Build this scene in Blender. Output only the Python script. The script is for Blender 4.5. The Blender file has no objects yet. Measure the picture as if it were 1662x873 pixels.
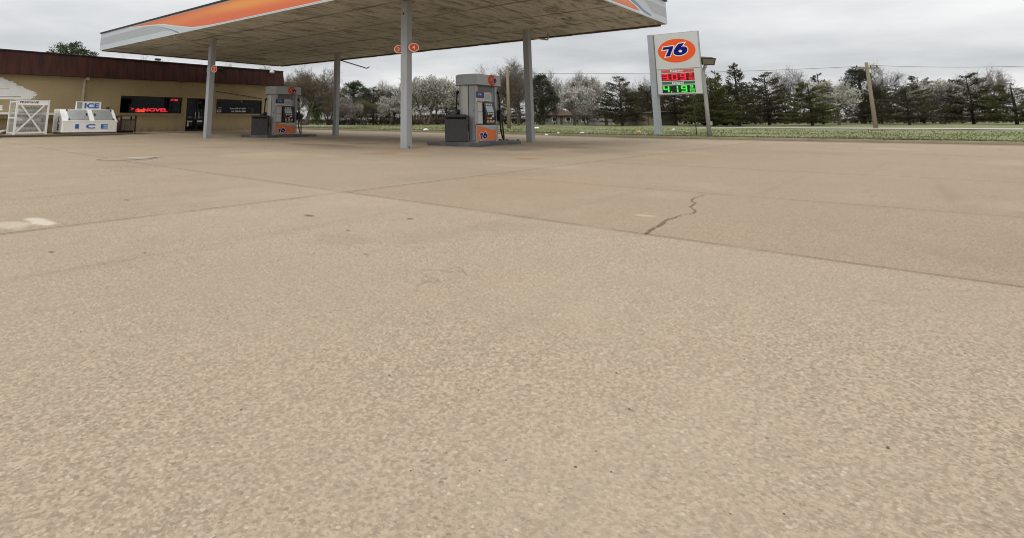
import bpy, math, random
from mathutils import Vector, Matrix
random.seed(7)
sc = bpy.context.scene
COL = sc.collection
R = math.radians

# ------------------------------------------------------------------ camera model (x = along the shop front, y = along the canopy, z up)
IW, IH = 1662.0, 873.0
F, PX, PY, HC = 915.0, 665.0, 30.0, 0.70
TH = math.atan2(168.0, F)
AZ = math.atan2(1496 - PX, math.hypot(F, 168.0))
def h2(X, Y): return (X*math.sin(AZ) + Y*math.cos(AZ), -X*math.cos(AZ) + Y*math.sin(AZ))
fx, fy = h2(0, math.cos(TH)); FW = Vector((fx, fy, math.sin(TH)))
fx, fy = h2(1, 0); RT = Vector((fx, fy, 0))
fx, fy = h2(0, -math.sin(TH)); UP = Vector((fx, fy, math.cos(TH)))
CAM = Vector((0, 0, HC))
HF = Vector((FW.x, FW.y, 0)).normalized()
def ray(x, y): return FW + RT*((x-PX)/F) - UP*((y-PY)/F)
def PZ(x, y, z): d = ray(x, y); return CAM + d*((z-HC)/d.z)
def PU(x, y, u): d = ray(x, y); return CAM + d*(u/d.x)
def PV(x, y, v): d = ray(x, y); return CAM + d*(v/d.y)
def PD(x, y, Y): d = ray(x, y); return CAM + d*(Y/d.dot(HF))
def sst(t): t = max(0., min(1., t)); return t*t*(3-2*t)
def gz(u, v):
    return (.0055*max(0, min(v, 60)-10) + .085*sst((u-9)/4)*sst((v-22.5)/4.5)*(1-sst((u-19)/3)))
KERB = [(-400, 25.0), (5, 25.0), (9, 25.15), (12, 25.6), (15.5, 26.1), (20, 26.2), (24, 26.1), (30, 25.9), (60, 25.0), (400, 20)]
def uk(v):
    for (a, b), (c, d) in zip(KERB, KERB[1:]):
        if v <= c:
            return b + (d-b)*sst((v-a)/(c-a))
    return KERB[-1][1]
def tz(u, v):
    k = uk(v)
    if u <= k: return gz(u, v)
    return gz(k, v) + .10 + .0088*min(u-k-.15, 120)
def solve(x, y, fn):
    z = 0.
    for i in range(80):
        p = PZ(x, y, min(z, HC-.03)); z = .55*z + .45*fn(p.x, p.y)
    p = PZ(x, y, min(z, HC-.03)); return Vector((p.x, p.y, fn(p.x, p.y)))
def PG(x, y): return solve(x, y, gz)
def PT(x, y): return solve(x, y, tz)

# ------------------------------------------------------------------ materials
class NT:
    def __init__(s, name):
        s.m = bpy.data.materials.new(name); s.m.use_nodes = True
        s.t = s.m.node_tree; s.b = s.t.nodes['Principled BSDF']; s.out = s.t.nodes['Material Output']
    def n(s, typ, **k):
        o = s.t.nodes.new(typ)
        for a, b in k.items(): setattr(o, a, b)
        return o
    def put(s, sock, v):
        if hasattr(v, 'is_output') or isinstance(v, bpy.types.NodeSocket): s.t.links.new(v, sock)
        else: sock.default_value = v
    def math(s, op, a, b=0., c=None, clamp=False):
        o = s.n('ShaderNodeMath', operation=op, use_clamp=clamp); s.put(o.inputs[0], a); s.put(o.inputs[1], b)
        if c is not None: s.put(o.inputs[2], c)
        return o.outputs[0]
    def mix(s, f, a, b, mode='MIX'):
        o = s.n('ShaderNodeMix', data_type='RGBA', blend_type=mode, clamp_factor=True)
        s.put(o.inputs[0], f); s.put(o.inputs[6], c4(a)); s.put(o.inputs[7], c4(b)); return o.outputs[2]
    def noise(s, vec, scale, detail=3., rough=.55):
        o = s.n('ShaderNodeTexNoise'); s.put(o.inputs['Vector'], vec); o.inputs['Scale'].default_value = scale
        o.inputs['Detail'].default_value = detail; o.inputs['Roughness'].default_value = rough; return o.outputs['Fac']
    def ramp(s, v, lo, hi): 
        o = s.n('ShaderNodeMapRange', interpolation_type='SMOOTHSTEP'); s.put(o.inputs[0], v); s.put(o.inputs[1], lo); s.put(o.inputs[2], hi); return o.outputs[0]
    def pos(s): return s.n('ShaderNodeNewGeometry').outputs['Position']
    def obj(s): return s.n('ShaderNodeTexCoord').outputs['Object']
    def scale(s, vec, v):
        o = s.n('ShaderNodeMapping'); s.put(o.inputs['Vector'], vec); o.inputs['Scale'].default_value = v; return o.outputs[0]
    def bump(s, h, st, dist=.02):
        o = s.n('ShaderNodeBump'); o.inputs['Strength'].default_value = st; o.inputs['Distance'].default_value = dist
        s.put(o.inputs['Height'], h); s.put(s.b.inputs['Normal'], o.outputs[0])
def c4(c):
    return (c[0], c[1], c[2], 1.) if isinstance(c, (tuple, list)) and len(c) == 3 else c
def mat(name, col, rough=.6, metal=0., dirt=.25, dscale=3., dcol=None, stretch=(1, 1, 1), fine=0., emit=None, es=0., bump=0., spec=.28, coat=0.):
    k = NT(name); k.b.inputs['Roughness'].default_value = rough; k.b.inputs['Metallic'].default_value = metal
    k.b.inputs['Specular IOR Level'].default_value = spec
    v = k.scale(k.pos(), stretch)
    base = c4(col)
    if dirt > 0:
        d = dcol or tuple(x*.45 for x in col)
        f = k.math('MULTIPLY', k.ramp(k.noise(v, dscale, 6., .62), .42, .75), dirt, clamp=True)
        base = k.mix(f, base, c4(d))
        k.put(k.b.inputs['Roughness'], k.math('ADD', rough-.08, k.math('MULTIPLY', k.noise(v, dscale*2.3, 3.), .16)))
    if fine > 0:
        g = k.noise(v, 60., 2.); base = k.mix(fine, base, k.mix(k.ramp(g, .3, .7), tuple(x*.5 for x in col), tuple(min(1, x*1.5) for x in col)))
    k.put(k.b.inputs['Base Color'], base)
    if bump > 0: k.bump(k.noise(v, 40., 4.), bump, .01)
    if emit: k.b.inputs['Emission Color'].default_value = c4(emit); k.b.inputs['Emission Strength'].default_value = es
    return k.m
def leafmat(name, a, b, c=None, trans=.25, rough=.7):
    k = NT(name); g = k.n('ShaderNodeNewGeometry').outputs['Random Per Island']
    base = k.mix(g, a, b)
    if c: base = k.mix(k.math('GREATER_THAN', g, .82), base, c)
    n = k.noise(k.pos(), .9, 2.)
    base = k.mix(k.ramp(n, .3, .75), base, k.mix(.55, base, tuple(x*.35 for x in a)))
    k.put(k.b.inputs['Base Color'], base); k.b.inputs['Roughness'].default_value = rough; k.b.inputs['Specular IOR Level'].default_value = .2
    tr = k.n('ShaderNodeBsdfTranslucent'); k.put(tr.inputs[0], base)
    mx = k.n('ShaderNodeMixShader'); mx.inputs[0].default_value = trans
    k.t.links.new(k.b.outputs[0], mx.inputs[1]); k.t.links.new(tr.outputs[0], mx.inputs[2]); k.t.links.new(mx.outputs[0], k.out.inputs[0])
    return k.m

M = {}
M['steel'] = mat('grey_painted_steel', (.32, .335, .35), .5, 0., .35, 1.5, stretch=(3, 3, .5))
M['gap_black'] = mat('black_hole', (.01, .01, .01), .9, dirt=0)  # flat black paints in the shade of holes, slots and panel gaps
M['cabinet'] = mat('pump_grey', (.395, .415, .435), .42, 0., .35, 2., stretch=(4, 4, .6))
M['cab_light'] = mat('pump_light_grey', (.58, .58, .56), .42, 0., .25, 3., stretch=(4, 4, .6))
M['cab_dark'] = mat('pump_dark_grey', (.15, .155, .16), .45, .1, .3, 3.)
M['cap'] = mat('pump_header_grey', (.40, .425, .45), .38, 0., .2, 2., stretch=(1, 1, 6))
M['black'] = mat('black_rubber', (.012, .012, .013), .5, 0., .2, 6., dcol=(.05, .05, .05))
M['bin'] = mat('bin_charcoal', (.05, .051, .053), .55, 0., .4, 4., dcol=(.09, .088, .085))
M['orange'] = mat('brand_orange', (.74, .088, .010), .5, 0., .15, 3., dcol=(.55, .08, .015))
M['orange_panel'] = mat('faded_orange_panel', (.74, .185, .045), .45, 0., .3, 2.5, dcol=(.55, .2, .09))
M['navy'] = mat('navy_print', (.005, .007, .15), .5, dirt=0, spec=.1)
M['white'] = mat('white_paint', (.74, .74, .72), .5, 0., .25, 3., dcol=(.45, .42, .36))
M['chest'] = mat('white_enamel_weathered', (.82, .82, .79), .4, 0., .35, 2.2, dcol=(.58, .53, .45), stretch=(2, 2, .7))
M['chest_door'] = mat('brushed_steel_door', (.36, .37, .36), .38, .35, .3, 4.)
M['ice_blue'] = mat('ice_blue_print', (.03, .14, .48), .5, 0., .2, 8., dcol=(.15, .28, .5))
M['ice_navy'] = mat('ice_navy_print', (.02, .04, .16), .5, 0., 0)
M['glass_screen'] = mat('pump_screen', (.42, .49, .55), .15, 0., .2, 8., dcol=(.2, .24, .3))
M['screen_dark'] = mat('console_black', (.03, .032, .036), .3, 0., .2, 5.)
M['label_blue'] = mat('label_blue', (.02, .06, .2), .4, dirt=.1)
M['label_white'] = mat('label_white', (.75, .73, .7), .5, dirt=.2)
M['label_tan'] = mat('label_tan', (.42, .25, .14), .6, dirt=.2)
M['yellow'] = mat('button_yellow', (.75, .62, .3), .5, dirt=.1)
M['red'] = mat('red_print', (.6, .04, .03), .5, dirt=.1)
M['island'] = mat('island_steel', (.085, .092, .10), .6, .2, .5, 2., dcol=(.25, .23, .2), bump=.2)
M['island_top'] = mat('island_fill', (.17, .155, .13), .9, 0., .5, 2., fine=.2)
M['kerb_dark'] = mat('dark_kerb_face', (.10, .08, .06), .95, 0., .5, 1.2, dcol=(.05, .04, .03))  # kerb face, darker than the walkway top
M['rubble'] = mat('broken_concrete', (.08, .075, .07), .9, 0., .5, 5., bump=.5)
M['sign_face'] = mat('sign_face_white', (.50, .515, .495), .45, 0., .2, 1.5, dcol=(.42, .43, .42))
M['sign_frame'] = mat('sign_frame_grey', (.34, .35, .36), .45, .2, .2, 2.)
M['post'] = mat('sign_post_grey', (.30, .32, .345), .5, 0., .3, 2., stretch=(2, 2, .5))
M['reg'] = mat('regular_band', (.50, .10, .065), .5, 0., .2, 5.)
M['die'] = mat('diesel_band', (.02, .14, .06), .5, 0., .2, 5.)
M['led_bg'] = mat('led_panel_dark', (.02, .022, .024), .4, 0., .2, 6.)
M['led_bgr'] = mat('led_panel_red', (.055, .010, .014), .4, 0., .2, 6., emit=(.5, .01, .02), es=.10)
M['led_red'] = mat('led_red', (.12, .004, .005), .6, dirt=0, emit=(1., .025, .05), es=1.0, spec=.05)
M['led_green'] = mat('led_green', (.005, .12, .01), .6, dirt=0, spec=.05, emit=(.08, 1., .08), es=.85)
M['neon'] = mat('neon_red', (.7, .02, .02), .5, dirt=0, emit=(1., .03, .05), es=3.2)
M['neon_o'] = mat('neon_orange', (.8, .06, .01), .5, dirt=0, emit=(1., .08, .02), es=2.8)
M['lamp_metal'] = mat('lamp_bronze', (.045, .04, .034), .5, .2, .3, 3.)
M['lens'] = mat('lamp_lens', (.19, .175, .13), .35, 0., .3, 5.)
M['pole_grey'] = mat('weathered_pole', (.30, .30, .28), .6, .1, .4, 2., stretch=(2, 2, .5))
M['timber'] = mat('weathered_timber', (.235, .185, .13), .85, 0., .5, 3., stretch=(6, 6, .6), bump=.4)
M['fence'] = mat('old_fence_boards', (.13, .095, .07), .9, 0., .6, 2., stretch=(8, 8, .6), bump=.4)
M['wire'] = mat('cable_black', (.03, .03, .03), .7, dirt=0)
M['tank'] = mat('gas_bottle_grey', (.62, .62, .60), .45, 0., .25, 5.)
M['mesh'] = mat('galvanised_wire', (.62, .62, .6), .5, .2, .2, 6.)
M['recept'] = mat('brown_bin', (.17, .125, .09), .6, 0., .4, 4., dcol=(.08, .06, .045))
M['recept_d'] = mat('brown_bin_dark', (.05, .035, .025), .7, 0., .3, 4.)
M['trimtan'] = mat('tan_trim', (.34, .255, .13), .7, 0., .3, 3.)
M['pipe'] = mat('pale_pipe', (.43, .37, .27), .6, 0., .3, 3.)
M['pipe_rust'] = mat('rusty_pipe', (.12, .09, .075), .7, .2, .5, 4., dcol=(.2, .09, .05))
M['dark_frame'] = mat('bronze_frame', (.016, .013, .012), .5, .1, .2, 4.)
M['inside'] = mat('dark_interior', (.006, .004, .004), .9, 0., .3, 2., dcol=(.012, .006, .005))
M['goods'] = mat('dim_goods', (.05, .03, .035), .8, 0., .8, 9., dcol=(.02, .035, .03))
M['paper'] = mat('paper_notice', (.52, .52, .5), .8, 0., .3, 9., dcol=(.3, .26, .22))
M['roofing'] = mat('flat_roofing', (.16, .155, .15), .9, 0., .4, 1.)
M['coping'] = mat('dark_coping', (.03, .027, .024), .5, .2, .3, 3.)
M['fas_grey'] = mat('fascia_light', (.45, .49, .52), .4, 0., .25, .8, dcol=(.35, .38, .40), stretch=(1, 1, 3))
M['fas_mid'] = mat('fascia_grey_band', (.34, .365, .385), .42, 0., .25, .9, dcol=(.25, .27, .29), stretch=(1, 1, 3))
M['fas_white'] = mat('fascia_white_line', (.60, .61, .63), .4, 0., .15, 1.)
M['fas_blue'] = mat('fascia_blue_line', (.13, .22, .36), .4, 0., .15, 1.)
M['litter'] = mat('litter_paper', (.75, .76, .78), .7, 0., .2, 8.)
M['litter_o'] = mat('litter_orange', (.6, .25, .12), .7, 0., .2, 8.)
M['cover'] = mat('iron_cover', (.20, .17, .13), .7, .2, .5, 5.)
M['cover_w'] = mat('worn_iron_cover', (.34, .28, .20), .8, 0., .6, 4., dcol=(.17, .13, .09))
M['cover_l'] = mat('pale_cover_ring', (.46, .41, .33), .8, 0., .5, 5.)
M['shingle'] = mat('rusty_brown_roof', (.125, .075, .055), .85, 0., .5, 1.5, dcol=(.10, .06, .045), bump=.4)
M['shingle_g'] = mat('grey_brown_roof', (.13, .10, .085), .9, 0., .5, 1.5, bump=.4)
M['siding'] = mat('pale_siding', (.25, .24, .21), .8, 0., .5, 1.5)
M['siding_w'] = mat('white_sheet_siding', (.50, .50, .48), .7, 0., .7, 2., dcol=(.3, .28, .26))
M['siding_t'] = mat('tan_block', (.25, .215, .15), .85, 0., .45, 1.5)
M['siding_g'] = mat('olive_board', (.06, .062, .045), .85, 0., .4, 1.5)
M['win_dark'] = mat('dark_window', (.02, .022, .025), .15, dirt=0)
M['car'] = mat('car_black', (.012, .014, .018), .18, 0., .15, 3.)
M['tyre'] = mat('tyre', (.015, .015, .015), .85, dirt=.2)
M['rim'] = mat('rim', (.07, .07, .075), .35, .6, .2, 5.)
M['bark'] = mat('bark_grey_brown', (.12, .10, .08), .9, 0., .6, 2.5, dcol=(.055, .046, .038), stretch=(4, 4, 1))
M['bark_d'] = mat('bark_dark', (.045, .036, .028), .9, 0., .5, 2.5, stretch=(4, 4, 1))
M['bark_g'] = mat('grit_brown', (.14, .105, .07), .9, 0., .3, 9.)
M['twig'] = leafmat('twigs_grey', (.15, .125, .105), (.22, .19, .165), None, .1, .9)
M['twig_far'] = leafmat('twigs_far', (.20, .18, .16), (.28, .26, .235), None, .2, .9)  # paler than the near twigs: distance haze put into the colour
M['twig_b'] = leafmat('twigs_budding', (.15, .115, .085), (.21, .165, .12), (.16, .13, .06), .2, .9)
M['twig_y'] = leafmat('twigs_yellow_buds', (.20, .18, .10), (.15, .13, .09), (.24, .23, .10), .2, .9)
M['blossom'] = leafmat('white_blossom', (.82, .80, .75), (.66, .63, .56), (.26, .27, .14), .45, .8)
M['blossom_p'] = leafmat('pinkish_blossom', (.80, .73, .70), (.58, .50, .46), (.26, .20, .14), .45, .8)
M['cedar'] = leafmat('cedar_green', (.048, .050, .027), (.098, .096, .048), (.135, .102, .06), .3)
M['cedar_y'] = leafmat('cedar_yellow_green', (.085, .10, .028), (.165, .165, .055), (.07, .078, .03), .3)
M['pine'] = leafmat('pine_green', (.034, .060, .024), (.075, .115, .042), (.11, .13, .06), .3)
M['pine_d'] = leafmat('pine_dull', (.045, .054, .036), (.085, .092, .062), None, .3)
M['shrub'] = leafmat('shrub_spring_green', (.075, .105, .03), (.12, .15, .045), None, .3)
M['brush_b'] = leafmat('brush_brown', (.07, .048, .034), (.12, .088, .06), (.05, .03, .025), .15, .9)
M['brush_g'] = leafmat('brush_green', (.035, .042, .02), (.075, .078, .035), None, .2, .9)
M['blade'] = leafmat('grass_blades', (.155, .195, .065), (.20, .22, .085), (.24, .235, .11), .35, .8)
M['blade_dry'] = leafmat('grass_dry', (.20, .195, .095), (.175, .19, .08), (.235, .215, .12), .3, .8)

def glassmat():
    k = NT('window_glass'); k.t.nodes.remove(k.b)
    tr = k.n('ShaderNodeBsdfTransparent'); tr.inputs[0].default_value = (.55, .57, .57, 1)
    gl = k.n('ShaderNodeBsdfGlossy'); gl.inputs['Roughness'].default_value = .04; gl.inputs[0].default_value = (.26, .26, .27, 1)
    fr = k.n('ShaderNodeFresnel'); fr.inputs[0].default_value = 1.45
    mx = k.n('ShaderNodeMixShader'); k.t.links.new(fr.outputs[0], mx.inputs[0])
    k.t.links.new(tr.outputs[0], mx.inputs[1]); k.t.links.new(gl.outputs[0], mx.inputs[2]); k.t.links.new(mx.outputs[0], k.out.inputs[0])
    return k.m
M['glass'] = glassmat()

def wallmat():
    k = NT('tan_block_wall'); p = k.pos()
    base = k.mix(k.ramp(k.noise(p, .6, 5.), .35, .7), (.365, .285, .155), (.30, .23, .12))
    base = k.mix(k.math('MULTIPLY', k.ramp(k.noise(k.scale(p, (6, 6, .35)), 1.2, 5.), .5, .75), .18), base, (.21, .15, .08))
    sx = k.n('ShaderNodeSeparateXYZ'); k.put(sx.inputs[0], p)
    low = k.math('SUBTRACT', 1., k.ramp(sx.outputs[2], .15, .6)); base = k.mix(k.math('MULTIPLY', low, k.ramp(k.noise(p, 3., 4.), .3, .7)), base, (.20, .14, .085))
    br = k.n('ShaderNodeTexBrick'); br.inputs['Scale'].default_value = 1.; br.inputs['Mortar Size'].default_value = .008
    br.inputs['Brick Width'].default_value = .6; br.inputs['Row Height'].default_value = .2
    cb = k.n('ShaderNodeCombineXYZ'); k.put(cb.inputs[0], sx.outputs[0]); k.put(cb.inputs[1], sx.outputs[2]); k.put(br.inputs['Vector'], cb.outputs[0])
    base = k.mix(k.math('MULTIPLY', br.outputs['Fac'], .07), base, (.17, .12, .06))
    k.put(k.b.inputs['Base Color'], base); k.b.inputs['Roughness'].default_value = .85
    k.bump(k.math('SUBTRACT', k.noise(p, 30., 4.), k.math('MULTIPLY', br.outputs['Fac'], .6)), .10, .01)
    return k.m
M['wall'] = wallmat()
def ribmat():
    k = NT('brown_ribbed_metal'); p = k.pos()
    base = k.mix(k.ramp(k.noise(k.scale(p, (5, 5, .4)), .8, 5.), .35, .7), (.048, .0125, .007), (.022, .0065, .0045))
    base = k.mix(k.math('MULTIPLY', k.ramp(k.noise(p, 1.7, 5.), .5, .8), .3), base, (.045, .02, .013))
    k.put(k.b.inputs['Base Color'], base); k.b.inputs['Roughness'].default_value = .7; k.b.inputs['Specular IOR Level'].default_value = .25
    k.bump(k.noise(k.scale(p, (1, 1, .1)), 6., 2.), .2, .02)
    return k.m
M['brown'] = ribmat()
def orangegrad():
    k = NT('fascia_orange_fade'); p = k.pos()  # printed orange-to-yellow gradient of the fascia graphic
    sx = k.n('ShaderNodeSeparateXYZ'); k.put(sx.inputs[0], p)
    t = k.math('ADD', sx.outputs[1], sx.outputs[0])
    z = k.math('SUBTRACT', sx.outputs[2], k.math('ADD', 4.40, k.math('MULTIPLY', k.math('SINE', k.math('MULTIPLY', t, .28)), .16)))
    g = k.math('SUBTRACT', 1., k.ramp(k.math('ABSOLUTE', z), .0, .33))
    g = k.math('MULTIPLY', g, k.ramp(k.noise(k.scale(p, (.15, .15, .6)), 1., 2.), .25, .7))
    base = k.mix(g, (.60, .125, .040), (.70, .275, .055))
    base = k.mix(k.math('MULTIPLY', k.ramp(k.noise(p, 2., 5.), .45, .8), .2), base, (.45, .2, .1))
    k.put(k.b.inputs['Base Color'], base); k.b.inputs['Roughness'].default_value = .42
    return k.m
M['fas_orange'] = orangegrad()
def soffitmat():
    k = NT('stained_soffit'); p = k.pos()
    sx = k.n('ShaderNodeSeparateXYZ'); k.put(sx.inputs[0], p)
    base = k.mix(k.ramp(k.noise(p, .35, 4.), .35, .7), (.56, .55, .495), (.46, .45, .40))
    st = k.noise(k.scale(p, (.55, 2.6, 1)), 1.6, 7., .68)
    base = k.mix(k.math('MULTIPLY', k.ramp(st, .46, .66), .92), base, (.175, .160, .128))
    st2 = k.noise(k.scale(p, (1.2, 5., 1)), 2.2, 6., .7)
    base = k.mix(k.math('MULTIPLY', k.ramp(st2, .50, .68), .68), base, (.22, .195, .15))
    base = k.mix(k.math('MULTIPLY', k.ramp(k.noise(k.scale(p, (.9, 2.4, 1)), 2.7, 4.), .66, .74), .5), base, (.55, .52, .46))
    def line(c, c0, w, amp):
        wob = k.math('MULTIPLY', k.math('SUBTRACT', k.noise(p, 1.3, 3.), .5), .10)
        d = k.math('ABSOLUTE', k.math('ADD', k.math('SUBTRACT', c, c0), wob))
        return k.math('MULTIPLY', k.math('SUBTRACT', 1., k.ramp(d, w*.15, w)), k.math('MULTIPLY', k.ramp(k.noise(p, .8, 3.), .25, .6), amp))
    for u0 in (11.3, 13.6, 15.9, 18.1): base = k.mix(line(sx.outputs[0], u0, .13, .75), base, (.12, .092, .062))
    for v0 in (7.3, 9.2, 13.5, 18.0, 23.2, 26.6): base = k.mix(line(sx.outputs[1], v0, .06, .22), base, (.12, .10, .07))
    k.put(k.b.inputs['Base Color'], base); k.b.inputs['Roughness'].default_value = .85
    k.bump(st2, .15, .02)
    return k.m
M['soffit'] = soffitmat()

CPOS = [(11.60, 21.08), (18.12, 20.93), (11.455, 10.36), (18.0, 10.36)]
def concretemat():
    k = NT('worn_concrete'); p = k.pos()
    sx = k.n('ShaderNodeSeparateXYZ'); k.put(sx.inputs[0], p); U, V = sx.outputs[0], sx.outputs[1]
    base = k.mix(k.ramp(k.noise(p, .22, 5.), .3, .72), (.39, .306, .214), (.33, .256, .177))
    base = k.mix(k.math('MULTIPLY', k.ramp(k.noise(p, 1.1, 6., .65), .42, .72), .50), base, (.315, .245, .165))
    base = k.mix(k.math('MULTIPLY', k.ramp(k.noise(p, .5, 4.), .55, .8), .35), base, (.50, .34, .22))
    # exposed aggregate: fine mottling, sparse pebbles, pits and pale chips
    vo = k.n('ShaderNodeTexVoronoi'); k.put(vo.inputs['Vector'], p); vo.inputs['Scale'].default_value = 130.
    cs = k.n('ShaderNodeSeparateColor'); k.put(cs.inputs[0], vo.outputs['Color'])
    wear = k.ramp(k.noise(p, .7, 5.), .25, .70)
    base = k.mix(k.math('MULTIPLY', k.math('ADD', .35, wear), .52), base, k.mix(cs.outputs[0], (.165, .12, .075), (.60, .49, .35)))
    v2 = k.n('ShaderNodeTexVoronoi'); k.put(v2.inputs['Vector'], p); v2.inputs['Scale'].default_value = 68.
    c2 = k.n('ShaderNodeSeparateColor'); k.put(c2.inputs[0], v2.outputs['Color'])
    peb = k.math('MULTIPLY', k.math('GREATER_THAN', c2.outputs[0], .66), k.math('SUBTRACT', 1., k.ramp(v2.outputs['Distance'], .26, .42)))
    peb = k.math('MULTIPLY', peb, k.ramp(k.noise(p, 2.3, 4.), .30, .62))
    base = k.mix(k.math('MULTIPLY', peb, .75), base, k.mix(k.ramp(c2.outputs[1], .2, .8), (.17, .13, .09), (.62, .53, .41)))
    mo = k.noise(p, 72., 4., .68); base = k.mix(k.math('MULTIPLY', k.ramp(mo, .51, .66), .55), base, (.20, .152, .102))
    base = k.mix(k.math('MULTIPLY', k.ramp(mo, .48, .32), .34), base, (.60, .50, .37))
    m3 = k.noise(p, 13., 5., .6); base = k.mix(k.math('MULTIPLY', k.ramp(m3, .52, .72), .20), base, (.24, .18, .12)); base = k.mix(k.math('MULTIPLY', k.ramp(m3, .48, .30), .12), base, (.55, .45, .32))
    gr = k.noise(p, 260., 3., .7); base = k.mix(k.math('MULTIPLY', k.ramp(gr, .35, .7), .30), base, (.21, .165, .115))
    pit = k.ramp(k.noise(p, 24., 4., .7), .65, .72); patch = k.ramp(k.noise(p, .8, 3.), .42, .62)
    base = k.mix(k.math('MULTIPLY', k.math('MULTIPLY', pit, patch), .8), base, (.12, .09, .06))
    pit2 = k.ramp(k.noise(p, 58., 3., .65), .645, .70); pit2 = k.math('MULTIPLY', pit2, k.math('ADD', .15, k.ramp(k.noise(p, 1.3, 4.), .48, .66))); base = k.mix(k.math('MULTIPLY', pit2, .7), base, (.13, .10, .07))
    chip = k.ramp(k.noise(p, 15., 3., .6), .70, .78); base = k.mix(k.math('MULTIPLY', chip, .35), base, (.62, .54, .42))
    hv = k.n('ShaderNodeTexVoronoi', feature='DISTANCE_TO_EDGE'); hw = k.n('ShaderNodeVectorMath', operation='ADD')
    nz = k.n('ShaderNodeTexNoise'); k.put(nz.inputs['Vector'], p); nz.inputs['Scale'].default_value = 2.; nz.inputs['Detail'].default_value = 5.
    k.put(hw.inputs[0], p); k.put(hw.inputs[1], nz.outputs['Color']); k.put(hv.inputs['Vector'], hw.outputs[0]); hv.inputs['Scale'].default_value = .42
    hair = k.math('MULTIPLY', k.math('SUBTRACT', 1., k.ramp(hv.outputs['Distance'], .001, .004)), k.ramp(k.noise(p, .45, 3.), .54, .62))
    base = k.mix(k.math('MULTIPLY', hair, .55), base, (.15, .115, .08))
    UJ = k.math('SUBTRACT', U, k.math('MULTIPLY', V, .062))
    qa = k.math('MULTIPLY', k.ramp(UJ, 3.71, 3.73), k.math('SUBTRACT', 1., k.ramp(V, 4.42, 4.45))); base = k.mix(k.math('MULTIPLY', qa, .22), base, (.30, .205, .135))
    qb = k.math('MULTIPLY', k.ramp(UJ, 3.71, 3.73), k.ramp(V, 4.42, 4.45)); base = k.mix(k.math('MULTIPLY', qb, .14), base, (.30, .23, .15))
    qc = k.math('MULTIPLY', k.math('SUBTRACT', 1., k.ramp(UJ, 3.71, 3.73)), k.math('SUBTRACT', 1., k.ramp(V, 4.42, 4.45))); base = k.mix(k.math('MULTIPLY', qc, .12), base, (.55, .46, .34))
    wob = k.math('SUBTRACT', k.noise(p, 2.2, 4.), .5)
    grooves = 0.
    def joint(c, c0, o, lo, hi, w=.018, amp=.8, dirt=.10):
        nonlocal base, grooves
        d = k.math('ABSOLUTE', k.math('ADD', k.math('SUBTRACT', c, c0), k.math('ADD', k.math('MULTIPLY', wob, .035), k.math('MULTIPLY', k.math('SUBTRACT', mo, .5), .03))))
        rng = k.math('MULTIPLY', k.ramp(o, lo-.05, lo+.05), k.math('SUBTRACT', 1., k.ramp(o, hi-.05, hi+.05)))
        on = k.math('MULTIPLY', rng, k.ramp(k.noise(p, 1.9, 5.), .30, .52))
        ln = k.math('MULTIPLY', k.math('SUBTRACT', 1., k.ramp(d, w*.45, w)), on)
        halo = k.math('MULTIPLY', k.math('SUBTRACT', 1., k.ramp(d, 0., dirt)), k.math('MULTIPLY', rng, .28))
        base = k.mix(halo, base, (.27, .20, .13))
        base = k.mix(k.math('MULTIPLY', ln, amp), base, (.085, .06, .035))
        grooves = k.math('MAXIMUM', grooves, ln)
    joint(V, 4.44, U, -40, 24.9, .019, .62)
    joint(UJ, 3.72, V, -30, 26, .018, .52)
    joint(V, 11.62, U, 4.2, 24.9, .022, .6)
    joint(U, 6.33, V, -30, 4.44, .014, .5)
    joint(U, 9.9, V, -30, 4.44, .02, .6)
    joint(U, 16.6, V, -30, 11.62, .03, .5)
    joint(U, 8.9, V, 11.62, 26, .03, .35)
    joint(U, -1.1, V, -30, 26, .012, .5)
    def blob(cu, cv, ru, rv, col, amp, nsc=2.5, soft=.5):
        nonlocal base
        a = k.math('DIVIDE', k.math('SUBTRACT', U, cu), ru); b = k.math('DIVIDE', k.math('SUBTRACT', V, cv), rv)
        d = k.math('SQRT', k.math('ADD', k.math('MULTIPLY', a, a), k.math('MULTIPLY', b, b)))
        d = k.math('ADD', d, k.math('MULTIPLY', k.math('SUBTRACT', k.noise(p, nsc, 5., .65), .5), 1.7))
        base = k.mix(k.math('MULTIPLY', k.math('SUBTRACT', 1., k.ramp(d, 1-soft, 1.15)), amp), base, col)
    def pb(x, y, ru, rv, *a, **q): g = PG(x, y); blob(g.x, g.y, ru, rv, *a, **q)
    pb(20, 365, .11, .24, (.56, .49, .385), .6, nsc=6.)
    pb(66, 359.5, .07, .24, (.66, .59, .47), .7, nsc=7.)
    pb(1048, 350, .04, .08, (.66, .55, .38), .6, nsc=7.)
    pb(655, 246, .9, .9, (.36, .19, .10), .45, nsc=1.2)
    pb(560, 240, 1.0, 1.5, (.20, .16, .12), .5, nsc=.9)
    pb(520, 236, .6, 1.6, (.16, .125, .09), .6, nsc=.9)
    pb(760, 250, 1.2, 1.6, (.26, .21, .16), .4, nsc=.9)
    pb(440, 228, 1.5, 2.2, (.24, .20, .155), .4, nsc=.7)
    pb(855, 258, .25, .25, (.30, .11, .05), .6, nsc=4.)
    pb(905, 250, 1.2, .9, (.26, .20, .15), .35, nsc=1.)
    pb(870, 300, .9, .9, (.36, .23, .14), .2, nsc=1.1)
    pb(980, 245, 1.2, .8, (.19, .15, .12), .45, nsc=1.)
    pb(830, 243, .8, .8, (.16, .13, .10), .4, nsc=1.)
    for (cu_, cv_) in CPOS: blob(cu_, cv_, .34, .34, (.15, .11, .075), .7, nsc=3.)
    blob(14.8, 10.3, 2.1, 1.35, (.17, .135, .10), .68, nsc=1.6); blob(14.9, 20.9, 2.1, 1.35, (.17, .135, .10), .68, nsc=1.6)
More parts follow.
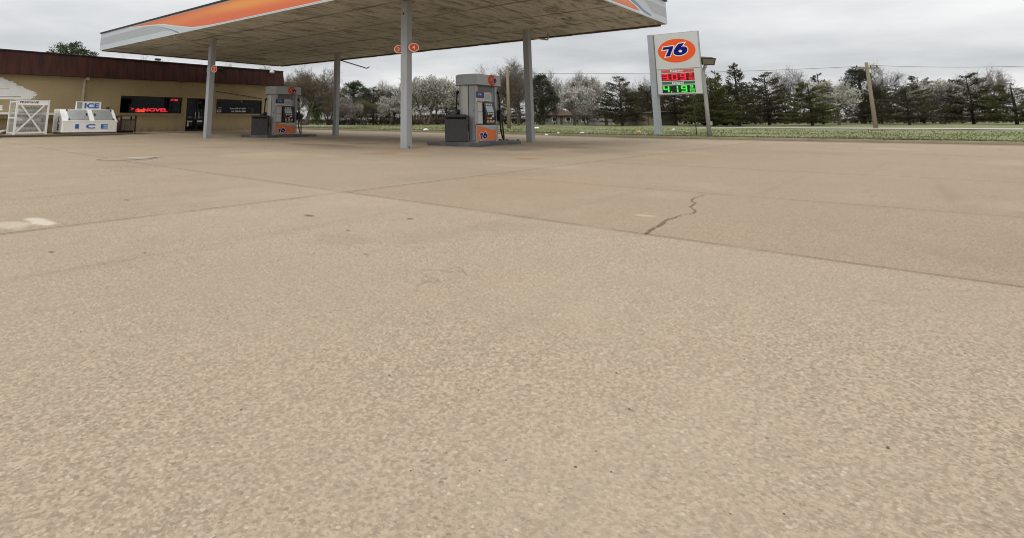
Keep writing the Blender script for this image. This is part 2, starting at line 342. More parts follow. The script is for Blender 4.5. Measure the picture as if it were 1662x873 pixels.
    for (cu_, cv_, a_, b_, am) in ((12.7, 13.4, .5, .8, .55), (13.5, 15.2, .7, .5, .5), (15.6, 13.0, .5, .9, .5), (16.8, 15.6, .8, .5, .45), (13.0, 7.6, .6, .5, .45), (15.0, 7.2, .5, .6, .5), (17.3, 8.3, .7, .4, .4), (12.6, 18.2, .6, .5, .45), (15.2, 17.8, .7, .4, .45), (9.2, 9.1, .5, .4, .3), (8.2, 14.2, .4, .5, .3)):
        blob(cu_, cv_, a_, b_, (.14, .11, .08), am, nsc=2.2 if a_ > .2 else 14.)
    lane = k.math('MULTIPLY', k.ramp(U, 5., 9.), k.ramp(V, 3., 7.)); big = k.noise(p, .33, 5., .6); base = k.mix(k.math('MULTIPLY', k.ramp(big, .52, .70), .36), base, (.235, .178, .122)); base = k.mix(k.math('MULTIPLY', k.ramp(big, .46, .30), .22), base, (.56, .47, .35))
    ty = k.ramp(k.noise(k.scale(p, (2.2, .16, 1)), 1.2, 5., .6), .54, .72); base = k.mix(k.math('MULTIPLY', k.math('MULTIPLY', ty, lane), .38), base, (.21, .165, .12))
    ty = k.ramp(k.noise(k.scale(p, (.14, 1.9, 1)), 1.3, 5., .6), .56, .74); base = k.mix(k.math('MULTIPLY', ty, .34), base, (.22, .17, .12))
    pb(502, 350, .035, .06, (.06, .04, .025), .8, nsc=16.)
    pb(665, 355, .03, .03, (.05, .035, .02), .8, nsc=16.)
    pb(565, 374, .02, .02, (.05, .035, .02), .8, nsc=20.)
    pb(555, 388, .18, .25, (.20, .15, .09), .2, nsc=12.)
    pb(83, 409, .014, .03, (.06, .04, .02), .8, nsc=20.)
    pb(235, 410, .012, .02, (.06, .04, .02), .8, nsc=20.)
    pb(206, 325, .02, .05, (.07, .05, .03), .8, nsc=20.)
    pb(595, 413, .012, .03, (.10, .07, .04), .7, nsc=20.)
    k.put(k.b.inputs['Base Color'], base); k.b.inputs['Roughness'].default_value = .88; k.b.inputs['Specular IOR Level'].default_value = .25
    hgt = k.math('ADD', k.math('MULTIPLY', gr, .5), k.math('MULTIPLY', peb, .9))
    hgt = k.math('SUBTRACT', k.math('SUBTRACT', hgt, k.math('MULTIPLY', grooves, 1.5)), k.math('MULTIPLY', k.math('MULTIPLY', pit, patch), 1.))
    hgt = k.math('SUBTRACT', hgt, k.math('MULTIPLY', mo, 1.2)); k.bump(hgt, .40, .006)
    return k.m
M['concrete'] = concretemat()
M['walk'] = mat('walkway_concrete', (.30, .245, .175), .9, 0., .5, 1.5, fine=.3, bump=.3)
M['kerbm'] = mat('kerb_concrete', (.27, .225, .16), .9, 0., .6, 1.2, dcol=(.12, .10, .07), fine=.3, bump=.3)
M['roadm'] = mat('pale_road', (.46, .44, .40), .9, 0., .4, .5, fine=.2)
M['crack'] = mat('crack_dark', (.18, .142, .09), .95, 0., .5, 14., dcol=(.10, .075, .05))
def turfmat():
    k = NT('turf_soil'); p = k.pos()
    base = k.mix(k.ramp(k.noise(k.scale(p, (.7, .22, 1)), .9, 6., .65), .40, .62), (.225, .22, .11), (.15, .185, .065))
    base = k.mix(k.math('MULTIPLY', k.ramp(k.noise(k.scale(p, (1, .3, 1)), 1.3, 5.), .52, .72), .7), base, (.36, .285, .19))
    base = k.mix(k.math('MULTIPLY', k.ramp(k.noise(p, 4., 5.), .45, .7), .5), base, (.09, .105, .035))
    k.put(k.b.inputs['Base Color'], base); k.b.inputs['Roughness'].default_value = .95; k.bump(k.noise(p, 12., 5.), .6, .05)
    return k.m
M['turf'] = turfmat()

# ------------------------------------------------------------------ builders
LOC = {}
class MB:
    def __init__(s): s.v = []; s.f = []; s.mi = []; s.mats = []
    def m(s, mt):
        if mt not in s.mats: s.mats.append(mt)
        return s.mats.index(mt)
    def add(s, vs, fs, mt):
        o = len(s.v); s.v += [tuple(q) for q in vs]; i = s.m(mt)
        for f in fs: s.f.append(tuple(o+j for j in f)); s.mi.append(i)
    def box(s, x0, x1, y0, y1, z0, z1, mt):
        if x0 > x1: x0, x1 = x1, x0
        if y0 > y1: y0, y1 = y1, y0
        if z0 > z1: z0, z1 = z1, z0
        s.add([(x0, y0, z0), (x1, y0, z0), (x1, y1, z0), (x0, y1, z0), (x0, y0, z1), (x1, y0, z1), (x1, y1, z1), (x0, y1, z1)],
              [(0, 3, 2, 1), (4, 5, 6, 7), (0, 1, 5, 4), (1, 2, 6, 5), (2, 3, 7, 6), (3, 0, 4, 7)], mt)
    def obox(s, c, ax, ay, az, mt):       # oriented box, half-axes as vectors
        c = Vector(c); P = []
        for k in (-1, 1):
            for a, b in ((-1, -1), (1, -1), (1, 1), (-1, 1)): P.append(c + ax*a + ay*b + az*k)
        s.add(P, [(0, 3, 2, 1), (4, 5, 6, 7), (0, 1, 5, 4), (1, 2, 6, 5), (2, 3, 7, 6), (3, 0, 4, 7)], mt)
    def prism(s, poly, z0, z1, mt):       # poly in xy
        n = len(poly); P = [(x, y, z0) for x, y in poly] + [(x, y, z1) for x, y in poly]
        s.add(P, [tuple(range(n))[::-1], tuple(range(n, 2*n))] + [(i, (i+1) % n, n+(i+1) % n, n+i) for i in range(n)], mt)
    def extr(s, pts, d, mt):              # planar polygon extruded by vector d
        n = len(pts); d = Vector(d); P = [Vector(p) for p in pts] + [Vector(p)+d for p in pts]
        s.add(P, [tuple(range(n))[::-1], tuple(range(n, 2*n))] + [(i, (i+1) % n, n+(i+1) % n, n+i) for i in range(n)], mt)
    def face(s, pts, mt): s.add(pts, [tuple(range(len(pts)))], mt)
    def tube(s, pts, rs, mt, n=8, caps=True):
        pts = [Vector(p) for p in pts]
        if not isinstance(rs, (list, tuple)): rs = [rs]*len(pts)
        P = []; Fc = []
        for i, p in enumerate(pts):
            d = (pts[min(i+1, len(pts)-1)] - pts[max(i-1, 0)]).normalized()
            a = d.orthogonal().normalized() if i == 0 else (a - d*a.dot(d)).normalized()
            b = d.cross(a)
            for j in range(n):
                t = 2*math.pi*j/n; P.append(p + (a*math.cos(t) + b*math.sin(t))*rs[i])
        for i in range(len(pts)-1):
            for j in range(n): Fc.append((i*n+j, i*n+(j+1) % n, (i+1)*n+(j+1) % n, (i+1)*n+j))
        if caps: Fc += [tuple(range(n))[::-1], tuple(range((len(pts)-1)*n, len(pts)*n))]
        s.add(P, Fc, mt)
    def lathe(s, c, prof, mt, n=16, sx=1., sy=1.):   # prof: (r, z)
        c = Vector(c); P = []; Fc = []
        for r, z in prof:
            for j in range(n): t = 2*math.pi*j/n; P.append(c + Vector((r*sx*math.cos(t), r*sy*math.sin(t), z)))
        for i in range(len(prof)-1):
            for j in range(n): Fc.append((i*n+j, i*n+(j+1) % n, (i+1)*n+(j+1) % n, (i+1)*n+j))
        Fc += [tuple(range(n))[::-1], tuple(range((len(prof)-1)*n, len(prof)*n))]
        s.add(P, Fc, mt)
    def dome(s, c, right, up, nrm, rx, ry, rz, mt, n=24, m=6):   # a shallow bulging disc
        P = []; Fc = []; c = Vector(c)
        for i in range(m):
            a = (i/m)*math.pi/2
            for j in range(n):
                t = 2*math.pi*j/n; P.append(c + right*(rx*math.cos(a)*math.cos(t)) + up*(ry*math.cos(a)*math.sin(t)) + nrm*(rz*math.sin(a)))
        P.append(c + nrm*rz)
        for i in range(m-1):
            for j in range(n): Fc.append((i*n+j, i*n+(j+1) % n, (i+1)*n+(j+1) % n, (i+1)*n+j))
        for j in range(n): Fc.append(((m-1)*n+j, (m-1)*n+(j+1) % n, m*n))
        s.add(P, Fc, mt)
    def build(s, name, parent=None, label=None, smooth=False, bevel=0., cat=None, group=None, kind=None):
        me = bpy.data.meshes.new(name)
        L = LOC.get(parent.name, Vector((0, 0, 0))) if parent else Vector((0, 0, 0))
        me.from_pydata([(x-L.x, y-L.y, z-L.z) for x, y, z in s.v], [], s.f)
        for mt in s.mats: me.materials.append(M[mt])
        me.polygons.foreach_set('material_index', s.mi)
        if smooth: me.polygons.foreach_set('use_smooth', [True]*len(me.polygons))
        me.update()
        o = bpy.data.objects.new(name, me); COL.objects.link(o)
        if parent: o.parent = parent; LOC[o.name] = L
        else: LOC[o.name] = Vector((0, 0, 0))
        if bevel:
            b = o.modifiers.new('bevel', 'BEVEL'); b.width = bevel; b.segments = 2; b.limit_method = 'ANGLE'; b.angle_limit = R(40)
        tag(o, label, cat, group, kind)
        return o
def tag(o, label=None, cat=None, group=None, kind=None):
    if label: o['label'] = label
    if cat: o['category'] = cat
    if group: o['group'] = group
    if kind: o['kind'] = kind
def thing(name, label, cat, loc, group=None):
    o = bpy.data.objects.new(name, None); o.empty_display_size = .2; COL.objects.link(o); o.location = loc
    LOC[o.name] = Vector(loc); tag(o, label, cat, group); return o
def dup(o, parent=None):
    c = o.copy(); COL.objects.link(c)
    if parent: c.parent = parent
    for ch in list(o.children): dup(ch, c)
    return c
def flat2d(splines, offset=0.):
    cu = bpy.data.curves.new('tmp', 'CURVE'); cu.dimensions = '2D'; cu.fill_mode = 'BOTH'; cu.offset = offset
    for pts in splines:
        sp = cu.splines.new('POLY'); sp.points.add(len(pts)-1); sp.use_cyclic_u = True
        for q, (x, y) in zip(sp.points, pts): q.co = (x, y, 0, 1)
    return harvest(cu)
def text2d(body, bold=0., shear=0., spacing=1.):
    cu = bpy.data.curves.new('tmp', 'FONT'); cu.body = body; cu.size = 1.; cu.offset = bold; cu.shear = shear; cu.space_character = spacing; cu.resolution_u = 3
    cu.fill_mode = 'FRONT'
    return harvest(cu)
def harvest(cu):
    o = bpy.data.objects.new('tmp', cu); COL.objects.link(o); dg = bpy.context.evaluated_depsgraph_get(); dg.update()
    me = bpy.data.meshes.new_from_object(o.evaluated_get(dg)); vs = [(q.co.x, q.co.y) for q in me.vertices]; fs = [tuple(p.vertices) for p in me.polygons]
    bpy.data.objects.remove(o); bpy.data.curves.remove(cu); bpy.data.meshes.remove(me); return vs, fs
def put2d(mb, vf, c, right, up, mt, w=None, h=None, box=None):
    vs, fs = vf; c = Vector(c)
    if box is None: xs = [q[0] for q in vs]; ys = [q[1] for q in vs]; box = (min(xs), max(xs), min(ys), max(ys))
    cx, cy = (box[0]+box[1])/2, (box[2]+box[3])/2; bw, bh = box[1]-box[0], box[3]-box[2]
    kx = w/bw if w else 1.; ky = h/bh if h else kx
    mb.add([c + right*((x-cx)*kx) + up*((y-cy)*ky) for x, y in vs], fs, mt)
def ell(cx, cy, rx, ry, n=40): return [(cx+rx*math.cos(2*math.pi*i/n), cy+ry*math.sin(2*math.pi*i/n)) for i in range(n)]
def smooth_closed(pts, k=4):
    out = []; n = len(pts)
    for i in range(n):
        p0, p1, p2, p3 = pts[i-1], pts[i], pts[(i+1) % n], pts[(i+2) % n]
        for j in range(k):
            t = j/k; out.append(tuple(.5*((2*b)+(-a+c)*t+(2*a-5*b+4*c-d)*t*t+(-a+3*b-3*c+d)*t**3) for a, b, c, d in zip(p0, p1, p2, p3)))
    return out
SEVEN = [(x, -y) for x, y in [(270, 228), (388, 220), (381, 245), (338, 333), (288, 335), (333, 253), (258, 257)]]
SIX0 = [(x-7, y) for x, y in [(455, 201), (519, 195), (497, 221), (484, 237), (505, 235), (532, 241), (547, 258), (546, 282), (531, 305), (505, 320), (470, 329), (435, 329), (405, 319), (392, 301), (394, 275), (407, 252), (430, 225)]]
SIX = SIX0[:2] + smooth_closed(SIX0)[4*2:-4] + [SIX0[-1]]
SIX = [(x, -y) for x, y in SIX]
HOLE = ell(461, -284, 20, 15, 20)
L_BLUE = flat2d([SEVEN, SIX, HOLE]); L_WHITE = flat2d([SEVEN, SIX], 10.)
LBOX = (248, 555, -344, -187); SBOX = (416-213, 416+213, -275-133, -275+133)
UX, UY, UZ = Vector((1, 0, 0)), Vector((0, 1, 0)), Vector((0, 0, 1))
def logo(mb, c, right, up, nrm, w, h, box=LBOX, d=.004):
    put2d(mb, L_WHITE, Vector(c)+nrm*d, right, up, 'label_white', w, h, box); put2d(mb, L_BLUE, Vector(c)+nrm*2*d, right, up, 'navy', w, h, box)

# ------------------------------------------------------------------ ground, kerb, turf, roads
VS = [-400, -200, -100, -60, -40, -30] + [x for x in range(-24, 61, 2)] + [75, 100, 140, 200, 300, 400]
US = [-400, -200, -100, -50, -25] + list(range(-14, 21, 2))
mb = MB()
cols = len(US)+3
P = []
for v in VS:
    k = uk(v)
    for u in US + [(20+k)/2-.6, (20+k)/2+1.2, k]: P.append((u, v, gz(u, v)))
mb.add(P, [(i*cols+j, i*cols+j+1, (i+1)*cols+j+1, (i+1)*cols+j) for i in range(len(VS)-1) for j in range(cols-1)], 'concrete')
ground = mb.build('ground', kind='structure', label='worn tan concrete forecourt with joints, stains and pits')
cr = [(1045, 381, .010), (1052, 379, .030), (1056, 374, .032), (1062, 371, .020), (1070, 367, .024), (1078, 361, .045), (1083, 357, .016), (1095, 354, .018), (1102, 350.5, .012), (1114, 348.5, .010), (1125, 346.5, .013), (1130, 343.5, .013), (1124, 339, .010), (1119, 336, .012), (1127, 332.5, .014), (1129, 330, .014), (1122, 326, .012), (1125, 322.5, .012), (1136, 319, .009), (1148, 315.6, .006)]
mb = MB(); pts = [(PG(x, y), w) for x, y, w in cr]
fine = []
for (a, wa), (b, wb) in zip(pts, pts[1:]):
    for i in range(5):
        t = i/5; q = a.lerp(b, t); w = (wa + (wb-wa)*t)*random.uniform(.45, 1.25)*.76
        fine.append((q + Vector((random.gauss(0, .006), random.gauss(0, .006), .004)), w))
L_ = []
for i, (q, w) in enumerate(fine):
    d = (fine[min(i+1, len(fine)-1)][0]-fine[max(0, i-1)][0]); d.z = 0; d.normalize(); n = Vector((-d.y, d.x, 0))
    L_ += [q+n*w*.5*random.uniform(.7, 1.2), q-n*w*.5*random.uniform(.7, 1.2)]
mb.add(L_, [(2*i, 2*i+1, 2*i+3, 2*i+2) for i in range(len(fine)-1)], 'crack')
mb.build('crack', ground)
# kerb
mb = MB(); VK = [-300, -150, -80, -40] + list(range(-24, 61, 1)) + [80, 120, 200]
prof = [(0., -.05), (0., .085), (.02, .105), (.17, .105), (.17, -.05)]
P = []
for v in VK:
    k = uk(v)
    for a, b in prof: P.append((k+a, v, gz(k, v)+b + (random.uniform(-.012, .004) if 0 < b else 0)))
n = len(prof)
mb.add(P, [(i*n+j, i*n+j+1, (i+1)*n+j+1, (i+1)*n+j) for i in range(len(VK)-1) for j in range(n-1)], 'kerbm')
mb.build('kerb', kind='structure', label='low weathered concrete kerb along the grass verge')
# turf
mb = MB(); D = [.15, .6, 1.2, 2, 3, 4.5, 6, 8, 10, 13, 16, 20, 25, 30, 40, 55, 80, 120, 200, 400]
P = [(uk(v)+d, v, tz(uk(v)+d, v) - (.02 if d < .2 else 0) + (random.uniform(-.02, .02) if .5 < d < 60 and -60 < v < 70 else 0)) for v in VS for d in D]
n = len(D)
mb.add(P, [(i*n+j, i*n+j+1, (i+1)*n+j+1, (i+1)*n+j) for i in range(len(VS)-1) for j in range(n-1)], 'turf')
mb.build('grass_verge', kind='structure', label='patchy grass verge rising behind the kerb', smooth=True)
def strip(name, a, b, label, mt='roadm'):      # a strip laid on the terrain between two pixel lines
    mb = MB(); P = []
    for i in range(25):
        t = i/24
        for (x0, y0, x1, y1) in (a, b):
            q = PT(x0+(x1-x0)*t, y0+(y1-y0)*t); P.append((q.x, q.y, tz(q.x, q.y)+.03))
    mb.add(P, [(2*i, 2*i+1, 2*i+3, 2*i+2) for i in range(24)], mt)
    mb.build(name, kind='structure', label=label)
strip('path', (455, 206.8, 600, 204.6), (455, 204.2, 600, 204.4), 'pale strip of paving at the back of the grass left of the far pump')
strip('road', (1128, 208.6, 1660, 211.8), (1128, 207.8, 1660, 209.3), 'pale side road behind the verge on the right')
# grass blades: one uncountable mass
mb = MB(); rg = random.Random(3)
for i in range(46000):
    v = rg.uniform(-22, 46); d = .2 + abs(rg.gauss(0, 8)) if rg.random() < .75 else rg.uniform(.15, 1.0)
    if d > 30: continue
    u = uk(v)+d; z = tz(u, v)-.01; s = rg.uniform(.025, .06)*(1.2 if d < .8 else 1); a = rg.uniform(0, 6.28)
    if math.sin(u*.9+v*.35)+math.sin(v*.8-u*.3)+rg.gauss(0, .8) > 1.3 and d > 1: continue
    dx, dy = math.cos(a)*s*.75, math.sin(a)*s*.75; tx, ty = rg.gauss(0, s*.5), rg.gauss(0, s*.5)
    dry = (math.sin(u*.5+v*.23)+math.sin(v*.41)+rg.gauss(0, .7)) > .5
    mb.add([(u-dx, v-dy, z), (u+dx, v+dy, z), (u+tx, v+ty, z+s)], [(0, 1, 2)], 'blade_dry' if dry else 'blade')
mb.build('grass', kind='stuff', label='short patchy spring grass on the verge', cat='grass')

# ------------------------------------------------------------------ canopy
ZC, ZT = 4.0, 4.80
CU0, CU1, CV0, CV1 = 9.97, 20.22, 6.14, 28.53
can = thing('fuel_canopy', 'large flat fuel canopy with orange and grey fascia over the pumps', 'canopy', ((CU0+CU1)/2, (CV0+CV1)/2, 0))
mb = MB(); mb.box(CU0+.03, CU1-.03, CV0+.03, CV1-.03, ZC+.004, ZC+.12, 'soffit'); mb.build('soffit', can)
mb = MB(); mb.box(CU0+.05, CU1-.05, CV0+.05, CV1-.05, ZT-.2, ZT-.1, 'roofing'); mb.build('roof', can)
mb = MB()
for a in ((CU0-.05, CU1+.05, CV0-.05, CV0+.06), (CU0-.05, CU1+.05, CV1-.06, CV1+.05), (CU0-.05, CU0+.06, CV0+.06, CV1-.06), (CU1-.06, CU1+.05, CV0+.06, CV1-.06)):
    mb.box(*a, ZT+.002, ZT+.05, 'coping')
mb.build('coping', can)
mb = MB()
mb.box(CU0, CU0+.03, CV0, CV1, ZC, ZT, 'fas_grey')
def lw(px): return [PU(x, y, CU0-.004) for x, y in px]
def clampz(pts, z0=ZC+.005, z1=ZT-.004): return [Vector((p.x, p.y, max(z0, min(z1, p.z)))) for p in pts]
H = ZT-ZC
def vz(pts, off, u=None, v=None):   # (distance from left corner, height fraction) on the near left fascia
    return [Vector((CU0-off, CV1-t, ZC+h*H)) for t, h in pts]
cL = CV1
def tl(x, y): p = PU(x, y, CU0); return (CV1-p.y, (p.z-ZC)/H)
bandL = [(0.02, .30), (0.02, .72)] + [tl(x, y) for x, y in ((241, 43), (253, 43.2), (265, 45), (276, 47.5), (286, 51))] 
bandL = [(t, max(.01, min(.97, h))) for t, h in bandL]
t_end = bandL[-1][0]
bandL += [(tl(270, 51)[0], .30)]
mb.face(vz(bandL, .004), 'fas_mid')
t0 = tl(212, 41)[0]; t1 = tl(241, 41)[0]; t2 = tl(265, 41)[0]; t3 = tl(288, 43)[0]; t4 = tl(312, 44)[0]
EN = CV1-CV0
oL = [(t0, .94), (t1, .80), (t2, .66), (t3, .40), (t4, .17), (t4+1.2, .10), (t4+2.2, .085), (EN-4.8, .085), (EN-4.2, .12), (EN-3.2, .42), (EN-2.2, .72), (EN-1.3, .94)]
oL2 = [(t0-.25, .955)] + [(t, h-.055) for t, h in oL[:5]] + [(t4+1.2, .055), (EN-4.5, .05), (EN-3.2, .34), (EN-2.0, .68), (EN-1.0, .955)]
mb.face(vz(oL2, .004), 'fas_white'); mb.face(vz(oL, .008), 'fas_orange')
bl = [(tl(255, 43)[0], tl(255, 43.4)[1]), (tl(268, 45)[0], tl(268, 45.6)[1]), (tl(280, 48)[0], tl(280, 48.8)[1]), (tl(291, 51)[0], .06), (tl(289, 51.5)[0], .03), (tl(278, 48)[0], tl(278, 49.6)[1]), (tl(266, 45)[0], tl(266, 46)[1])]
mb.face(vz(bl, .006), 'fas_blue')
for t in (3.7, 7.4, 11.1, 14.8, 18.5): mb.box(CU0-.012, CU0-.009, CV1-t-.012, CV1-t+.012, ZC+.01, ZT-.01, 'fas_grey') if False else None
mb.build('fascia', can, 'left fascia with long orange wave and grey band')
mb = MB(); mb.box(CU0+.03, CU1-.03, CV0, CV0+.03, ZC, ZT, 'fas_grey')
def rw(pts, off): return [Vector((CU1-t, CV0-off, ZC+h*H)) for t, h in pts]
def tr_(x, y): p = PV(x, y, CV0); return (CU1-p.x, (p.z-ZC)/H)
bandR = [(.03, .30), (.03, .72), (1.5, .72), (2.05, .66), (1.65, .42), (1.35, .30)]
mb.face(rw(bandR, .004), 'fas_mid')
W = CU1-CU0
a1 = tr_(1041, 22); a2 = tr_(1030, 9); a3 = tr_(1019, 0)
a1 = (a1[0]+.12, max(a1[1], .125)); a2 = (a2[0], max(a2[1], a1[1]+.12))
oR = [a1, a2, a3, (a3[0]+.5, .80), (a3[0]+1.0, .95), (W-2.4, .95), (W-3.0, .5), (W-3.8, .10), (a1[0]+.4, .10)]
oRw = [(a1[0]-.30, .03), (a1[0]-.26, a1[1])] + [(t-.24, h) for t, h in oR[1:4]] + [(oR[4][0]-.3, .965), (W-2.2, .965), (W-2.8, .5), (W-3.7, .03)]
mb.face(rw(oRw, .004), 'fas_white'); mb.face(rw(oR, .008), 'fas_orange')
b1 = [tr_(x, y) for x, y in ((1023, 0), (1033, 9), (1042, 18), (1056, 26.5), (1057, 25), (1044, 15.5), (1037, 8), (1028.5, 0))]
mb.face(rw(b1, .006), 'fas_blue')
mb.build('fascia', can, 'right fascia with orange wave and blue line')
for nm, a in (('far', (CU1-.03, CU1, CV0+.001, CV1-.001)), ('side', (CU0+.03, CU1-.03, CV1-.03, CV1))):
    mb = MB(); mb.box(*a, ZC, ZT, 'fas_grey')
    if nm == 'far': mb.face([(CU1+.004, CV0+.1, ZC+.3*H), (CU1+.004, CV1-.1, ZC+.3*H), (CU1+.004, CV1-.1, ZC+.72*H), (CU1+.004, CV0+.1, ZC+.72*H)], 'fas_mid')
    else: mb.face([(CU0+.1, CV1+.004, ZC+.3*H), (CU1-.1, CV1+.004, ZC+.3*H), (CU1-.1, CV1+.004, ZC+.72*H), (CU0+.1, CV1+.004, ZC+.72*H)], 'fas_mid')
    mb.build('fascia', can)
mb = MB()                                    # rotten gutter lip on the back edge
for i in range(60):
    v = CV0+.2+i*(CV1-CV0-.4)/60; mb.box(CU1-.16, CU1-.04, v, v+.36, ZC-.045-random.uniform(0, .012), ZC+.002, 'pipe_rust')
for i in range(28): 
    u = CU0+.1+i*(CU1-CU0-.3)/28; mb.box(u, u+.36, CV1-.12, CV1-.04, ZC-.03-random.uniform(0, .008), ZC+.002, 'pipe_rust')
mb.build('gutter', can)
for u, v in ((13.2, 10.4), (13.2, 15.5), (13.2, 21.), (13.2, 25.5), (17.1, 8.2), (17.1, 12.6), (17.1, 17.), (17.1, 22.), (17.1, 26)):
    mb = MB(); mb.box(u-.30, u+.30, v-.22, v+.22, ZC-.022, ZC-.001, 'soffit')
    mb.box(u-.26, u+.26, v-.18, v+.18, ZC-.030, ZC-.023, 'lens' if (u+v) % 2 > 1 else 'soffit'); mb.build('light_fitting', can)
CP = {1: (11.60, 21.08), 2: (18.12, 20.93), 3: (11.455, 10.36), 4: (18.0, 10.36)}
def column(i):
    u, v = CP[i]; hw = .112; z0 = gz(u, v)-.01
    mb = MB(); mb.box(u-hw, u+hw, v-hw, v+hw, z0, ZC+.002, 'steel')
    mb.box(u-hw-.05, u+hw+.05, v-hw-.05, v+hw+.05, ZC-.03, ZC+.001, 'soffit')
    o = mb.build('column', can, bevel=.012)
    return o
cols_ = {i: column(i) for i in CP}
u, v = CP[3]
mb = MB(); mb.box(u-.118, u-.1125, v-.02, v+.03, 3.62, 3.67, 'gap_black'); mb.build('hole', cols_[3]); mb = MB(); mb.box(u-.03, u+.02, v-.118, v-.1125, .02, .05, 'gap_black'); mb.build('hole', cols_[3])
def pipe(i, pts, r=.028, mt='pipe'):
    mb = MB(); mb.tube(pts, r, mt, 8); mb.build('drain_pipe', cols_[i], smooth=True)
a = Vector((CP[1][0]-.05, CP[1][1]+.1, 3.70)); e = PZ(285, 62.5, 3.88); pipe(1, [a, e, e+Vector((-.03, .02, .03)), e+Vector((-.03, .02, .11))])
a = Vector((CP[2][0]+.1, CP[2][1]-.08, 3.66)); e = PZ(595.5, 111.5, 3.50); pipe(2, [a, e, e+Vector((.02, -.02, .02)), e+Vector((.1, -.1, .09))], mt='pipe_rust')
a = Vector((CP[4][0]+.1, CP[4][1]-.05, 3.72)); e = PZ(888.5, 65.2, 3.74); pipe(4, [a, e, e+Vector((.02, -.02, .04)), e+Vector((.02, -.02, .24))])
# number plates
def plate(px, py, num, d, right, nrm, label, w=.26, h=.23):
    c = Vector(px) if py is None else PD(px, py, d)
    t = thing('pump_number_plate', label, 'number plate', c, 'round pump number plates on the canopy columns')
    for s_ in (0,):
        mb = MB(); put2d(mb, flat2d([ell(0, 0, 1, 1, 32)]), c, right, UZ, 'label_tan', w*1.16, h*1.16)
        vs, fs = flat2d([ell(0, 0, 1, 1, 32)]); back = MB()
        pts = [c + right*(x*w*.58) + UZ*(y*h*.58) for x, y in ell(0, 0, 1, 1, 32)]
        mb.extr([p - nrm*.002 for p in pts], -nrm*.016, 'fas_white')
        put2d(mb, flat2d([ell(0, 0, 1, 1, 32)]), c+nrm*.003, right, UZ, 'label_white', w*1.14, h*1.14)
        put2d(mb, flat2d([ell(0, 0, 1, 1, 32)]), c+nrm*.006, right, UZ, 'orange', w*.94, h*.94)
        mb.build('plate', t)
        mb = MB(); put2d(mb, text2d(num, .02), c+nrm*.009, right, UZ, 'label_white', w*.30, h*.5); mb.build('number', t)
    mb = MB(); q = c - nrm*.02
    return t, q
def bracket(t, q, end):
    mb = MB(); mb.tube([q, Vector(end)], .010, 'steel', 6); mb.build('bracket', t)
u, v = CP[3]
dg_ = (UX*.86 - UY*.51).normalized(); nm = Vector((-.51, -.86, 0))
c = PD(671.5, 77.5, Vector((u, v-.16, 0)).dot(HF)); t, q = plate(c, None, '4', 0, dg_, nm, 'round orange plate numbered 4 on the right of the nearest canopy column', .27, .215); bracket(t, q, (u+.10, v-.11, q.z))
c = PD(646.8, 80.5, Vector((u, v+.22, 0)).dot(HF)); t, q = plate(c, None, '3', 0, (UX*.75-UY*.66).normalized(), Vector((-.66, -.75, 0)), 'round orange plate numbered 3 half hidden left of the nearest canopy column', .21, .20); bracket(t, q, (u-.05, v+.11, q.z))
u, v = CP[1]
c = PD(347.6, 112.3, Vector((u, v-.2, 0)).dot(HF)); t, q = plate(c, None, '2', 0, (UX*.75-UY*.66).normalized(), Vector((-.66, -.75, 0)), 'round orange plate numbered 2 on the canopy column before the shop door', .20, .26); bracket(t, q, (u+.05, v-.11, q.z))
c = PD(337.6, 114, Vector((u, v+.2, 0)).dot(HF)); t, q = plate(c, None, '1', 0, (UX*.2+UY*.97).normalized(), Vector((.97, -.2, 0)), 'pale back of a plate edge-on at the left of the column before the shop door', .16, .22); bracket(t, q, (u-.05, v+.11, q.z))

# ------------------------------------------------------------------ pump island, pump, bin (built at the near bay, then copied to the far bay)
GR_P = 'fuel pumps under the canopy'; GR_B = 'charcoal bins beside the pumps'; GR_I = 'raised pump islands'
ZI = .10
U0, U1, V0, V1 = 14.26, 15.44, 10.05, 10.68       # pump cabinet
isl = thing('pump_island', 'low steel-edged island under the near pump with crumbled right end', 'pump island', (14.8, 10.36, 0), GR_I)
def rrect(x0, x1, y0, y1, r, n=4):
    P = []
    for cx, cy, a0 in ((x1-r, y1-r, 0), (x0+r, y1-r, 90), (x0+r, y0+r, 180), (x1-r, y0+r, 270)):
        for i in range(n+1): a = R(a0+90*i/n); P.append((cx+r*math.cos(a), cy+r*math.sin(a)))
    return P
mb = MB(); mb.prism(rrect(13.42, 14.05, 9.36, 11.30, .06), -.02, ZI, 'island'); mb.build('island_end', isl, bevel=.012)
mb = MB(); mb.prism(rrect(14.05, 16.3, 9.72, 11.0, .04), -.02, ZI-.003, 'island'); mb.build('island_bed', isl, bevel=.012)
mb = MB(); mb.prism(rrect(13.47, 14.0, 9.41, 11.25, .05), ZI+.001, ZI+.006, 'island_top'); mb.prism(rrect(14.06, 16.25, 9.77, 10.95, .03), ZI-.002, ZI+.003, 'island_top'); mb.build('concrete_fill', isl)
pump = thing('fuel_pump', 'near grey fuel pump with blue label, behind a charcoal bin', 'fuel pump', ((U0+U1)/2, (V0+V1)/2, ZI), GR_P)
ZB, ZH = ZI, 1.82
mb = MB()
mb.box(U0+.10, U1-.10, V0+.07, V1-.07, ZB, ZH, 'cabinet')
mb.build('cabinet', pump, bevel=.01)
